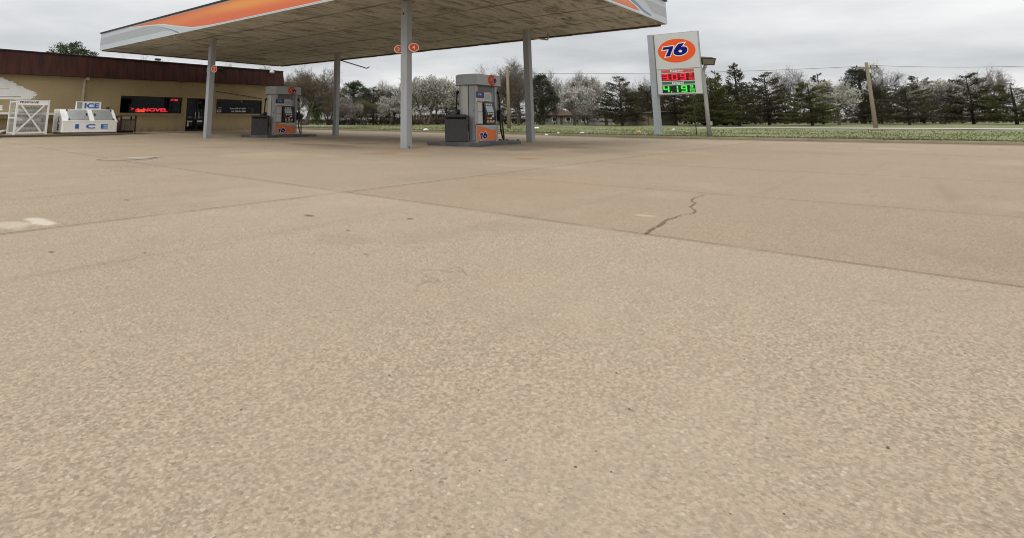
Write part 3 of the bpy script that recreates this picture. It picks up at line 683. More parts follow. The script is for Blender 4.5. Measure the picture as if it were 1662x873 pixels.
for s in (0, 1):                                   # end pillars, fluted
    mb = MB(); x0, x1 = (U0, U0+.12) if s == 0 else (U1-.12, U1); sg = -1 if s == 0 else 1; xe = x0 if s == 0 else x1
    poly = [(x0, V0+.02), (x0+.02, V0), (x1, V0), (x1, V1), (x0+.02, V1), (x0, V1-.02)] if s == 0 else [(x0, V0), (x1-.02, V0), (x1, V0+.02), (x1, V1-.02), (x1-.02, V1), (x0, V1)]
    mb.prism(poly, ZB, ZH, 'cabinet')
    vm = (V0+V1)/2
    arc = [(xe+sg*(.002+.035*math.sin(math.pi*i/10)), vm-.02+.26*(i/10)) for i in range(11)]
    mb.prism(arc + [(xe-sg*.0, vm+.24), (xe-sg*.0, vm-.02)], ZB+.02, ZH-.001, 'cab_light')
    mb.box(xe+sg*.002, xe+sg*.012, V0+.03, V0+.23, ZB+.05, ZH-.03, 'cabinet')
    mb.box(xe+sg*.002, xe+sg*.006, V0+.255, V0+.27, ZB+.02, ZH-.002, 'gap_black')
    mb.box(xe+sg*.013, xe+sg*.02, V0+.05, V0+.075, 1.0, 1.08, 'cab_dark')
    mb.build('end_pillar', pump, smooth=False)
# header
arc = lambda x, sg: [(x+sg*.07*math.sin(math.pi*i/12), V0-.09+(V1-V0+.18)*i/12) for i in range(13)]
lo = arc(U0-.04, -1); hi = arc(U1+.10, 1)
mb = MB(); mb.prism(hi + lo[::-1], ZH, 2.13, 'cap'); mb.prism([(x*.97+.03*(U0+U1)/2, y*.9+.1*(V0+V1)/2) for x, y in hi+lo[::-1]], 2.131, 2.15, 'cab_light')
mb.prism([(x*.985+.015*(U0+U1)/2, y*.98+.02*(V0+V1)/2) for x, y in hi+lo[::-1]], ZH-.02, ZH-.001, 'cab_dark')
header = mb.build('header', pump, bevel=.006)
for sg, yv, nr in ((-1, V0-.09, -UY), (1, V1+.09, UY)):
    rt = UX*(-sg) * 1.0 if sg > 0 else UX
    c = Vector((U0+.80 if sg < 0 else U1-.80, yv, 1.985)); b = MB()
    b.dome(c, rt, UZ, nr, .235, .165, .055, 'orange', 28, 6); ball = b.build('logo_disc', header, smooth=True)
    b = MB(); logo(b, c + nr*.054 + rt*.01 + UZ*(-.005), rt, UZ, nr, .30, .20, d=.004); b.build('lettering', ball)
def dface(sg):                                    # one dispensing face
    nr = UY*sg; rt = UX if sg < 0 else -UX
    y0 = V0 if sg < 0 else V1; xl = U0 if sg < 0 else U1
    def B(mb, s0, s1, z0, z1, d0, d1, mt):       # s from the left edge seen from outside; d = distance proud of the face
        a = Vector((xl, y0, 0)) + rt*s0 + nr*d0; b = Vector((xl, y0, 0)) + rt*s1 + nr*d1
        mb.box(a.x, b.x, a.y, b.y, z0, z1, mt)
    def Pt(s, z, d): return Vector((xl, y0, z)) + rt*s + nr*d
    mb = MB(); B(mb, .05, .95, 1.56, 1.80, -.069, -.03, 'cab_dark'); B(mb, .14, .92, 1.32, 1.56, -.069, -.02, 'cabinet'); mb.build('upper_panel', pump)
    mb = MB(); B(mb, .02, .46, 1.42, 1.60, -.019, .004, 'label_blue'); B(mb, .02, .44, 1.335, 1.415, -.019, .004, 'label_white'); B(mb, .06, .40, 1.30, 1.333, -.019, .003, 'label_tan')
    put2d(mb, text2d('76', .02), Pt(.22, 1.53, .0065), rt, UZ, 'glass_screen', .20, .075); put2d(mb, text2d('CREDIT DEBIT', .01), Pt(.23, 1.375, .0065), rt, UZ, 'label_tan', .36, .04)
    mb.box(*sorted((Pt(.02, 0, 0).x, Pt(.80, 0, 0).x)), *sorted((Pt(0, 0, -.01).y, Pt(0, 0, .008).y)), 1.602, 1.617, 'red'); mb.build('price_label', pump)
    mb = MB(); B(mb, .47, .82, 1.33, 1.60, -.019, .002, 'cab_light'); B(mb, .51, .79, 1.37, 1.55, .0025, .004, 'cabinet'); mb.build('side_label', pump)
    mb = MB(); B(mb, .05, 1.10, .63, 1.30, -.069, -.012, 'cab_dark'); B(mb, .0, 1.14, .612, .636, -.02, .02, 'black')
    B(mb, .10, .33, .64, .99, -.011, .02, 'cab_light'); B(mb, .09, .33, 1.0, 1.28, -.011, .015, 'cab_light'); B(mb, .12, .32, .992, .999, -.01, .017, 'gap_black'); mb.build('card_panel', pump, bevel=.004)
    mb = MB(); n = 10; prof = []
    for i in range(n+1): t = i/n; prof.append((.635+.665*t, .05+.06*math.sin(math.pi*t)-.03*t))
    for i in range(n):
        (za, da), (zb, db) = prof[i], prof[i+1]
        mb.add([Pt(.38, za, -.06), Pt(.38, za, da), Pt(.98, za, da), Pt(.98, za, -.06), Pt(.38, zb, -.06), Pt(.38, zb, db), Pt(.98, zb, db), Pt(.98, zb, -.06)],
               [(1, 2, 6, 5), (0, 1, 5, 4), (2, 3, 7, 6)] + ([(0, 3, 2, 1)] if i == 0 else []) + ([(4, 5, 6, 7)] if i == n-1 else []), 'screen_dark')
    con = mb.build('console', pump)
    def dd(z): t = (z-.635)/.665; return .05+.06*math.sin(math.pi*t)-.03*t
    def cq(mb, s0, s1, z0, z1, mt, off=.004): mb.face([Pt(s0, z0, dd(z0)+off), Pt(s1, z0, dd(z0)+off), Pt(s1, z1, dd(z1)+off), Pt(s0, z1, dd(z1)+off)], mt)
    mb = MB()
    for i in range(4): cq(mb, .46-.01*i, .83-.01*i, 1.00+i*.045, 1.045+i*.045, 'glass_screen', .005)
    for i in range(4): cq(mb, .47+i*.09, .53+i*.09, 1.20, 1.255, 'label_white', .006)
    mb.build('screen', con)
    mb = MB()
    for i, (s_, z_, w_, h_, m_) in enumerate([(.50, .92, .08, .05, 'label_white'), (.62, .93, .10, .035, 'cab_light'), (.75, .92, .07, .05, 'label_white'), (.56, .86, .12, .03, 'gap_black'), (.72, .85, .12, .04, 'label_white'), (.47, .77, .13, .07, 'orange'), (.64, .78, .08, .05, 'label_white'), (.76, .78, .10, .05, 'label_blue'), (.49, .69, .09, .055, 'yellow'), (.64, .69, .10, .055, 'yellow'), (.79, .69, .10, .055, 'yellow'), (.50, .655, .36, .012, 'label_white')]):
        cq(mb, s_, s_+w_, z_, z_+h_, m_, .005)
    mb.build('buttons', con)
    mb = MB(); B(mb, .0, 1.18, ZB+.02, .60, -.069, -.002, 'cabinet'); B(mb, .03, 1.10, .55, .60, .0, .004, 'cab_light')
    pts = [Pt(.04, ZB+.05, .008), Pt(1.08, ZB+.05, .008), Pt(1.08, .45, .008), Pt(.85, .455, .008), Pt(.6, .50, .008), Pt(.35, .555, .008), Pt(.04, .585, .008)]
    mb.face(pts, 'orange_panel'); lp = mb.build('lower_panel', pump)
    mb = MB(); logo(mb, Pt(.36, .29, .009), rt, UZ, nr, .46, .235, d=.003); mb.build('lettering', lp)
    # nozzle, holster and hose on the right edge
    b0 = Pt(1.19, .86, .05)
    mb = MB(); mb.obox(b0+UZ*.03, rt*.05, nr*.08, UZ*.17, 'black'); mb.build('nozzle_holster', pump, bevel=.01)
    mb = MB(); mb.tube([b0+rt*.05+UZ*.14, b0+rt*.15+UZ*.10, b0+rt*.26+UZ*.06, b0+rt*.28-UZ*.02], [.035, .05, .055, .03], 'cab_dark', 8)
    mb.tube([b0+rt*.08-UZ*.10, b0+rt*.20-UZ*.12, b0+rt*.26-UZ*.04], .02, 'black', 6); mb.obox(b0+rt*.14+UZ*.0, rt*.08, nr*.035, UZ*.10, 'black'); mb.build('nozzle', pump, smooth=False, bevel=.008)
    top = Pt(1.20, 1.66, .02)
    mb = MB()
    hp = [top, Pt(1.23, 1.45, .05), Pt(1.22, 1.15, .07), Pt(1.20, .8, .09), Pt(1.20, .45, .10), Pt(1.24, .24, .12), Pt(1.31, .13, .13), Pt(1.34, .20, .12), Pt(1.33, .45, .10), Pt(1.36, .70, .06)]
    hs = []
    for i in range(len(hp)-1):
        for j in range(4): hs.append(hp[i].lerp(hp[i+1], j/4))
    hs.append(hp[-1])
    for _ in range(2): hs = [hs[0]] + [(hs[i-1]+hs[i]*2+hs[i+1])/4 for i in range(1, len(hs)-1)] + [hs[-1]]
    mb.tube(hs, .025, 'black', 8); mb.obox(Pt(1.20, 1.60, .04), rt*.045, nr*.03, UZ*.03, 'black'); mb.build('hose', pump, smooth=True)
    return
dface(-1); dface(1)

bn = thing('waste_bin', 'charcoal waste bin with slotted lid at the left of the near pump', 'waste bin', (13.86, 10.50, ZI), GR_B)
BU0, BU1, BV0, BV1 = 13.64, 14.06, 10.155, 10.845; bn.rotation_euler.z = R(37.5)
mb = MB(); P = []
for z, ins in ((ZI+.01, .012), (.78, .0)):
    P += [(BU0+ins, BV0+ins, z), (BU1-ins, BV0+ins, z), (BU1-ins, BV1-ins, z), (BU0+ins, BV1-ins, z)]
mb.add(P, [(0, 3, 2, 1), (4, 5, 6, 7), (0, 1, 5, 4), (1, 2, 6, 5), (2, 3, 7, 6), (3, 0, 4, 7)], 'bin')
mb.build('bin_body', bn, bevel=.012)
mb = MB(); mb.box(BU0+.02, BU1-.02, BV0+.02, BV1-.02, .78, .84, 'gap_black')
P = []
for z, ins in ((.84, -.02), (.885, -.02), (.915, .05)):
    P += [(BU0+ins, BV0+ins, z), (BU1-ins, BV0+ins, z), (BU1-ins, BV1-ins, z), (BU0+ins, BV1-ins, z)]
mb.add(P, [(0, 3, 2, 1)] + [(4*k+i, 4*k+(i+1) % 4, 4*k+4+(i+1) % 4, 4*k+4+i) for k in (0, 1) for i in range(4)] + [(8, 9, 10, 11)], 'bin')
for a, b in ((BU0, BV0), (BU0, BV1-.05), (BU1-.05, BV0), (BU1-.05, BV1-.05)): mb.box(a, a+.05, b, b+.05, .775, .845, 'bin')
mb.build('lid', bn, bevel=.008)
mb = MB(); mb.box(BU0+.05, BU0+.22, BV0-.035, BV0-.002, .42, .62, 'black'); mb.tube([(BU0+.1, BV0-.02, .62), (BU0+.1, BV0-.02, .78)], .012, 'black', 6); mb.build('paper_holder', bn, bevel=.006)

off = Vector((.10, 10.50, .055))
for o, lb in ((isl, 'low steel-edged island under the far pump before the shop'), (pump, 'far grey fuel pump with small blue label, in front of the shop window'), (bn, 'charcoal waste bin at the left of the far pump by the shop')):
    c = dup(o); c.location = Vector(o.location)+off; c['label'] = lb
    if o is bn: c.rotation_euler.z = R(50)
rr = random.Random(5)
for i in range(5):
    sz = rr.uniform(.02, .038); c = Vector((16.12+rr.uniform(-.2, .2), 9.80+.13*i, ZI+sz*.3)); a = Vector((rr.gauss(0, 1), rr.gauss(0, 1), rr.gauss(0, .3))).normalized(); b = a.orthogonal().normalized()
    mb = MB(); mb.obox(c, a*sz*1.4, b*sz, a.cross(b)*sz*.5, 'rubble'); mb.build('rubble_chunk', isl, bevel=.01)

# ------------------------------------------------------------------ shop
VW = 29.7; UL, UR = -4.0, 21.05; VB = 41.0
shop = thing('shop_building', 'low tan block shop with brown metal mansard band', 'shop', (10, VW, .15))
ZF0 = lambda u: 2.75 + (u-6.4)*.0095
# openings: (u0,u1,z0,z1)
W1 = (11.58, 14.78, 1.13, 1.98); DR = (15.045, 16.35, .19, 1.97); W2 = (16.78, 19.80, 1.16, 1.96)
mb = MB()
def wbox(u0, u1, z0, z1): mb.box(u0, u1, VW, VW+.2, z0, z1, 'wall')
wbox(UL, W1[0], -.2, 3.0); wbox(W1[0], W1[1], -.2, W1[2]); wbox(W1[0], W1[1], W1[3], 3.0); wbox(W1[1], DR[0], -.2, 3.0)
wbox(DR[0], DR[1], DR[3], 3.0); wbox(DR[0], DR[1], -.2, .185); wbox(DR[1], W2[0], -.2, 3.0); wbox(W2[0], W2[1], -.2, W2[2]); wbox(W2[0], W2[1], W2[3], 3.0); wbox(W2[1], UR, -.2, 3.0)
mb.box(UR-.2, UR, VW+.2, VB, -.2, 3.6, 'wall'); mb.box(UL, UL+.2, VW+.2, VB, -.2, 3.6, 'wall'); mb.box(UL+.2, UR-.2, VB-.2, VB, -.2, 3.6, 'wall')
wall = mb.build('wall', shop)
mb = MB(); mb.box(UL, UR-.02, VW+.05, VB+.1, 3.62, 3.72, 'roofing'); mb.build('roof', shop)
mb = MB()      # mansard band
FR0, FR1 = UL-.1, 21.17
za, zb = ZF0(FR0), ZF0(FR1)
yb, yt = VW-.30, VW-.10
mb.add([(FR0, yb, za), (FR1, yb, zb), (FR1, yt, 3.79), (FR0, yt, 3.79), (FR0, VW+.0, za), (FR1, VW+.0, zb), (FR1, VW+.06, 3.79), (FR0, VW+.06, 3.79)],
       [(0, 1, 2, 3), (0, 4, 5, 1), (3, 2, 6, 7), (1, 5, 6, 2), (0, 3, 7, 4)], 'brown')
u = FR0+.1
while u < FR1-.05:
    z0 = ZF0(u)+.01
    mb.add([(u, yb-.008, z0), (u+.035, yb-.008, z0), (u+.035, yt-.008, 3.785), (u, yt-.008, 3.785), (u, yb+.01, z0), (u+.035, yb+.01, z0), (u+.035, yt+.01, 3.785), (u, yt+.01, 3.785)],
           [(0, 1, 2, 3), (1, 5, 6, 2), (4, 0, 3, 7)], 'brown'); u += .46
mb.box(FR1-.02, FR1, VW+.06, VB+.1, 2.9, 3.79, 'brown')
mb.box(FR0-.02, FR1+.02, yt-.05, yt+.06, 3.792, 3.83, 'coping'); band = mb.build('mansard_band', shop)
mb = MB(); c = PV(441.5, 117.5, VW-.32)
mb.dome(c, UX, UZ, -UY, .15, .10, .12, 'label_white', 16, 4); mb.box(c.x-.05, c.x+.05, c.y+.005, c.y+.2, c.z-.03, c.z+.10, 'white'); mb.build('flood_lamp', shop)
for x, y in ((256.5, 97.5), (358, 111.8)):
    mb = MB(); c = PV(x, y, VW-.2); mb.box(c.x-.13, c.x+.13, c.y-.05, c.y+.12, c.z-.04, c.z+.06, 'lamp_metal'); mb.tube([(c.x, c.y, 3.7), (c.x, c.y, c.z)], .02, 'lamp_metal', 6); mb.build('roof_lamp', shop)
for x, y in ((249, 132.8), (297, 135.2), (355, 139.5)):
    mb = MB(); c = PV(x, y, VW-.02); mb.box(c.x-.12, c.x+.12, VW-.08, VW-.003, c.z-.035, c.z+.03, 'trimtan'); mb.build('bracket', shop)
# windows and door
def window(o, nm):
    u0, u1, z0, z1 = o; t = .04
    mb = MB()
    for a in ((u0, u1, z0, z0+t), (u0, u1, z1-t, z1), (u0, u0+t, z0+t, z1-t), (u1-t, u1, z0+t, z1-t)): mb.box(a[0], a[1], VW+.05, VW+.10, a[2], a[3], 'dark_frame')
    w = mb.build('window', shop)
    mb = MB(); mb.box(u0+t, u1-t, VW+.07, VW+.076, z0+t, z1-t, 'glass'); mb.build('pane', w)
    mb = MB(); mb.box(u0-.06, u1+.06, VW-.06, VW+.045, z0-.075, z0-.002, 'trimtan'); mb.build('sill', w)
    mb = MB()
    for a in ((u0-.05, u1+.05, z1+.002, z1+.05), (u0-.05, u0-.002, z0, z1), (u1+.002, u1+.05, z0, z1)): mb.box(a[0], a[1], VW-.025, VW-.002, a[2], a[3], 'trimtan')
    mb.build('trim', w)
    return w
w1 = window(W1, '1'); w2 = window(W2, '2')
mb = MB()       # dark room behind the glass
for u0, u1 in ((W1[0]-.3, W2[1]+.3),):
    y0, y1 = VW+.21, VW+3.2
    mb.add([(u0, y0, .18), (u1, y0, .18), (u1, y1, .18), (u0, y1, .18), (u0, y0, 2.5), (u1, y0, 2.5), (u1, y1, 2.5), (u0, y1, 2.5)], [(0, 1, 2, 3), (4, 7, 6, 5), (3, 2, 6, 7), (0, 3, 7, 4), (1, 5, 6, 2)], 'inside')
mb.build('interior', shop)
mb = MB(); rr = random.Random(11)
for i in range(40):
    u = rr.choice([rr.uniform(11.8, 14.6), rr.uniform(16.9, 19.7), rr.uniform(15.1, 16.3)]); z = rr.choice([.75, 1.1, 1.35, 1.6]); s = rr.uniform(.08, .22)
    if i % 2: mb = MB(); mb.box(u, u+s, VW+1.0+i*.01, VW+1.3+i*.01, z, z+s*rr.uniform(.6, 1.4), rr.choice(['goods', 'goods', 'inside', 'recept_d'])); mb.build('carton', shop)
u0, u1, z0, z1 = DR; um = (u0+u1)/2
mb = MB()
for a in ((u0, u0+.05, z0, z1), (u1-.05, u1, z0, z1), (u0+.05, u1-.05, z1-.05, z1), (um-.03, um+.03, z0, z1-.05), (u0+.05, u1-.05, z0, z0+.10)): mb.box(a[0], a[1], VW+.05, VW+.10, a[2], a[3], 'dark_frame')
mb.box(u0+.05, um-.03, VW+.055, VW+.095, .98, 1.04, 'dark_frame'); mb.box(um+.03, u1-.05, VW+.055, VW+.095, .98, 1.04, 'dark_frame')
dr = mb.build('door', shop)
mb = MB(); mb.box(u0+.05, um-.03, VW+.07, VW+.076, z0+.1, z1-.05, 'glass'); mb.box(um+.03, u1-.05, VW+.07, VW+.076, z0+.1, z1-.05, 'glass'); mb.build('pane', dr)
mb = MB()
for a in (um-.12, um+.09): mb.tube([(a, VW+.045, .85), (a, VW+.0, .88), (a, VW+.0, 1.2), (a, VW+.045, 1.23)], .014, 'cab_light', 6)
mb.build('handle', dr)
def wplane(x, y, off): return PV(x, y, VW+off)
def quadpx(mb, x0, y0, x1, y1, off, mt):
    a = wplane(x0, y0, off); b = wplane(x1, y1, off); mb.box(a.x, b.x, VW+off, VW+off+.004, min(a.z, b.z), max(a.z, b.z), mt)
mb = MB()
for q in ((303.5, 196.5, 312, 198.6, 'paper'), (303.5, 199.5, 306, 205.5, 'paper'), (308.5, 199.5, 311, 204.5, 'goods'), (319.5, 195.5, 328, 198.4, 'paper'), (319.5, 199.2, 327.5, 202.5, 'goods'), (304.5, 190.3, 312.5, 191, 'paper'), (320.5, 190.3, 329, 191, 'paper'), (306, 167, 309, 170, 'goods'), (322, 165, 327, 169, 'goods')):
    mb = MB(); quadpx(mb, *q[:4], .058, q[4]); mb.build('notice', dr)
mb = MB()
for q in ((352.5, 165.3, 358.2, 171.0, 'goods'), (353, 165.8, 357.5, 167.4, 'paper'), (355.5, 169, 358, 170.8, 'paper'), (354.5, 175, 360, 175.9, 'paper'), (352, 178.3, 358.8, 182.8, 'glass_screen'), (354.3, 178.8, 357, 181.5, 'label_blue'), (391.7, 165, 393, 166.4, 'paper'), (402, 174.5, 407, 176.2, 'goods'), (407, 176.5, 411.5, 183.5, 'goods')):
    mb = MB(); quadpx(mb, *q[:4], .062, q[4]); mb.build('sticker', w2)
def wtext(mb, s, x0, y0, x1, y1, off, mt, bold=.02, **k):
    a = wplane(x0, y0, off); b = wplane(x1, y1, off); put2d(mb, text2d(s, bold, **k), (a+b)/2, UX, UZ, mt, abs(b.x-a.x), abs(a.z-b.z))
mb = MB(); wtext(mb, 'Phone 433-871-4379', 373.2, 175.3, 398.6, 178.0, .060, 'label_white'); wtext(mb, 'Fax 340-431-4940', 376, 179.7, 398.4, 182.6, .060, 'label_white'); mb.build('lettering', w2)
mb = MB()
for q in ((262, 163.5, 266, 171.5, 'goods'), (269.3, 163.5, 269.8, 172, 'paper'), (274, 168, 282, 175, 'goods'), (284, 175, 291, 181, 'goods'), (288, 166, 291, 173, 'goods')): mb = MB(); quadpx(mb, *q[:4], .14, q[4]); mb.build('notice', w1)
# illuminated signs hanging inside the left window
c = wplane(246, 178.5, .13)
led = thing('led_sign', 'long red scrolling LED sign reading NOVEL low in the left shop window', 'LED sign', c)
mb = MB(); a = wplane(210, 174, .14); b = wplane(274, 183.2, .14); mb.box(a.x, b.x, VW+.14, VW+.19, b.z, a.z, 'led_bg'); mb.build('case', led)
mb = MB(); wtext(mb, 'NOVEL', 232, 175.6, 272.3, 182.0, .134, 'neon', .035); wtext(mb, '>', 212.6, 175.2, 217.5, 178.6, .134, 'neon', .03); wtext(mb, '4', 219.8, 175.6, 226.2, 181.5, .134, 'neon', .04)
mb.build('lettering', led)
mb = MB(); quadpx(mb, 223.5, 178.6, 235, 182.6, .128, 'neon_o'); quadpx(mb, 226, 177.6, 237, 179.4, .126, 'neon_o'); quadpx(mb, 219.8, 180.4, 224, 182, .126, 'neon'); mb.build('bright_block', led)
c = wplane(282.5, 162.8, .13); atm = thing('neon_sign', 'small red neon sign reading ATM in the upper corner of the left window', 'neon sign', c)
mb = MB(); wtext(mb, 'ATM', 276.8, 161, 288.3, 164.5, .125, 'neon', .03); mb.build('lettering', atm)
mb = MB(); a = wplane(276, 160.4, .13); b = wplane(289, 165.2, .13); mb.box(a.x, b.x, VW+.13, VW+.15, b.z, a.z, 'led_bg'); mb.build('backing', atm)
# wall details
mb = MB(); rr = random.Random(9); kk = 0       # ragged roller strokes of white paint
edge = [(127.2, 6), (129, 12), (131, 16), (134, 24), (137, 30), (140, 37), (143, 41), (146, 46), (148.5, 56), (151, 60), (154, 59), (157, 57), (160, 54)]
yy = 126.6
while yy < 160.5:
    xr = next((x0+(x1-x0)*(yy-y0)/(y1-y0) for (y0, x0), (y1, x1) in zip(edge, edge[1:]) if y0 <= yy <= y1), edge[0][1] if yy < 140 else edge[-1][1]) + rr.uniform(-3.2, 2.2)
    hh = rr.uniform(1.1, 2.6); sl = rr.uniform(-.4, .5); o_ = -.003-.0004*(kk % 6); kk += 1; lft = -40 if rr.random() < .8 else xr-rr.uniform(15, 40)
    mb.face([PV(x, y, VW+o_) for x, y in ((lft, yy), (xr-rr.uniform(0, 2), yy+sl), (xr, yy+sl+hh*.5), (xr-rr.uniform(0, 3), yy+sl+hh), (lft, yy+hh))], 'white'); yy += hh*rr.uniform(.45, .85)
for i in range(7): y_ = 171+i*1.2; mb.face([PV(x, y, VW-.003-.0004*(i % 4)) for x, y in ((-30, y_), (4+rr.uniform(-1.5, 1), y_+.2), (4.4+rr.uniform(-1.5, 1), y_+1.5), (-30, y_+1.5))], 'white')
mb.build('paint_patch', wall)
mb = MB(); a = PV(142.5, 127.5, VW-.12); b = PV(140, 131.5, VW-.12); mb.box(a.x-.10, a.x+.06, VW-.22, VW-.002, b.z+.02, a.z+.06, 'pipe')
mb.box(a.x-.16, a.x-.07, VW-.11, VW-.003, .3, b.z+.10, 'pipe'); mb.build('downspout', shop, bevel=.01)
mb = MB(); mb.tube([PV(351, 149, VW-.02), PV(380, 153.2, VW-.02), PV(405, 157.5, VW-.02), PV(425, 161, VW-.02)], .014, 'wire', 6); mb.build('cable', shop)
mb = MB(); a = PV(-40, 191, VW-.3); b = PV(92, 191, VW-.3); mb.box(a.x, b.x, VW-.42, VW-.01, 1.0, 1.09, 'white'); mb.box(a.x, b.x, VW-.30, VW-.01, .85, .998, 'trimtan'); mb.build('ledge', shop, bevel=.01)
# walkway with kerb edge, sinking into the ground before the door
mb = MB(); VKs = 26.75; seg = []
us = [-14+.5*i for i in range(69)]
P = []
for u in us:
    zt_ = .193 - .045*sst((u-14.5)/5); z0 = gz(u, VKs)-.05
    zt_ = max(zt_, gz(u, VKs)-.02) if u < 12.5 else zt_
    P += [(u, VKs, z0), (u, VKs, zt_-.012), (u, VKs+.02, zt_), (u, VW+.0, zt_)]
mb.add(P, [(4*i+j, 4*i+4+j, 4*i+5+j, 4*i+1+j) for i in range(len(us)-1) for j in (1, 2)], 'walk')
mb.add(P, [(4*i, 4*i+4, 4*i+5, 4*i+1) for i in range(len(us)-1)], 'kerb_dark')
mb.build('walkway', kind='structure', label='raised concrete walkway along the shop front')

# ------------------------------------------------------------------ things on the walkway
ZW = .195; VF = 26.92
def lu(x, y): return PV(x, y, VF).x
# propane cage
cu0, cu1 = lu(21.0, 216.5), lu(75.8, 216.3); cv1 = VF+1.0
ctz = PV(50, 163.5, VF).z; hz = PV(50, 171, VF).z
cage = thing('gas_bottle_cage', 'white wire cage with crossed front braces holding gas bottles', 'gas cage', ((cu0+cu1)/2, VF+.5, ZW))
mb = MB(); t = .075
for x in (cu0, cu1-t):
    for y in (VF, cv1-t): mb.box(x, x+t, y, y+t, ZW, ctz, 'white')
for y in (VF+.003, cv1-t+.003):
    mb.box(cu0+t, cu1-t, y, y+t-.006, ZW+.03, ZW+.10, 'white')
for x in (cu0+.003, cu1-t+.003): mb.box(x, x+t-.006, VF+t, cv1-t, ZW+.03, ZW+.08, 'white'); mb.box(x, x+t-.006, VF+t, cv1-t, ctz-.09, ctz-.02, 'white'); mb.box(x, x+t-.006, VF+t, cv1-t, .82, .87, 'white')
mb.box(cu0+t, cu1-t, cv1-t, cv1-.01, ctz-.1, ctz-.02, 'white')
mb.build('frame', cage, bevel=.006)
mb = MB(); mb.box(cu0+t, cu1-t, VF-.004, VF+.04, hz, ctz, 'chest'); mb.box(cu0-.02, cu1+.02, VF-.01, cv1+.01, ctz+.001, ctz+.02, 'white'); hd = mb.build('header_panel', cage)
mb = MB(); a = PV(32.5, 164.5, VF); b = PV(63, 166.6, VF); put2d(mb, text2d('PROPANE', .03), ((a+b)/2)+Vector((0, -.009, -.02)), UX, UZ, 'navy', b.x-a.x, .075); mb.build('lettering', hd)
zs0, zs1 = ZW+.10, hz
mb = MB()
for a, b in ((Vector((cu0+t+.02, VF-.006, zs0)), Vector((cu1-t-.12, VF-.006, zs1))), (Vector((cu0+t+.10, VF+.012, zs1)), Vector((cu1-t-.14, VF+.012, zs0)))):
    d = (b-a).normalized(); n = Vector((-d.z, 0, d.x)); mb.obox((a+b)/2, d*((b-a).length/2), n*.032, UY*.008, 'white')
mb.build('brace', cage)
mb = MB(); zsh = [PV(50, 184.5, VF).z, PV(50, 200, VF).z]
for z in zsh: mb.box(cu0+t, cu1-t, VF+.06, cv1-.06, z-.012, z+.012, 'mesh')
mb.build('shelf', cage)
mb = MB(); st = .055
x = cu0+t
while x < cu1-t: mb.box(x, x+.005, VF+.045, VF+.05, zs0, zs1, 'mesh'); x += st
z = zs0
while z < zs1: mb.box(cu0+t, cu1-t, VF+.051, VF+.056, z, z+.005, 'mesh'); z += st
y = VF+t
while y < cv1-t: mb.box(cu0+.03, cu0+.035, y, y+.005, zs0, ctz-.1, 'mesh'); mb.box(cu1-.035, cu1-.03, y, y+.005, zs0, ctz-.1, 'mesh'); y += st
z = zs0
while z < ctz-.1: mb.box(cu0+.036, cu0+.04, VF+t, cv1-t, z, z+.005, 'mesh'); z += st
mb.build('wire_mesh', cage)
bottom = [ZW+.11, zsh[1]+.013, zsh[0]+.013]; tops = [zsh[1], zsh[0], zs1]; proto = None
NB = {0: 'bottom', 1: 'middle', 2: 'top'}; NP = {0: 'left', 1: 'centre', 2: 'right'}
for r_ in range(3):
    hh = tops[r_]-bottom[r_]-.09
    for c_ in range(3):
        x = cu0+t+.30+c_*((cu1-cu0-2*t-.58)/2); loc = Vector((x, VF+.45, bottom[r_]))
        lab = 'pale gas bottle, %s of three on the %s shelf of the white cage' % (NP[c_], NB[r_])
        if proto is None:
            proto = thing('gas_bottle', lab, 'gas bottle', loc, 'gas bottles in the white cage'); h0 = hh
            mb = MB(); mb.lathe(loc, [(.13, 0), (.14, .02), (.20, .04), (.215, .09), (.215, hh*.62), (.19, hh*.76), (.12, hh*.85), (.05, hh*.88)], 'tank', 18, 1.0, 1.0); mb.build('bottle_body', proto, smooth=True)
            mb = MB(); mb.lathe(loc, [(.12, hh*.84), (.125, hh*1.02), (.115, hh*1.02), (.11, hh*.85)], 'tank', 14); mb.lathe(loc, [(.02, hh*.87), (.02, hh*.98)], 'lamp_metal', 8); mb.build('collar', proto, smooth=True)
        else:
            o = dup(proto); o.location = loc; o['label'] = lab; o.scale = (1, 1, hh/h0); o.rotation_euler.z = random.uniform(0, 6)
# ice chest
iu0, iu1 = lu(99.5, 217.2), lu(189, 216.8); z1 = PV(140, 197, VF).z; z2 = PV(140, 178, VF+.55).z; VBk = VF+1.25
ice = thing('ice_chest', 'white slant-front ice chest with blue ICE lettering and two steel doors', 'ice chest', ((iu0+iu1)/2, VF+.6, ZW))
pr = [(VF, ZW+.05), (VF, z1), (VF+.55, z2), (VBk, z2+.01), (VBk, ZW+.05)]
mb = MB(); mb.extr([(iu0, y, z) for y, z in pr], (iu1-iu0, 0, 0), 'chest'); body = mb.build('chest_body', ice, bevel=.03)
mb = MB(); mb.box(iu0+.06, iu1-.06, VF+.04, VBk-.05, ZW-.003, ZW+.052, 'recept_d'); mb.build('skid', ice)
sd = Vector((0, .55, z2-z1)).normalized(); sn = Vector((0, -sd.z, sd.y)); L_s = math.hypot(.55, z2-z1)
mb = MB(); mb.box(iu0-.012, iu1+.012, VF-.008, VF+.012, z1-.03, z1+.012, 'chest'); mb.build('trim', ice)
dw = (iu1-iu0)
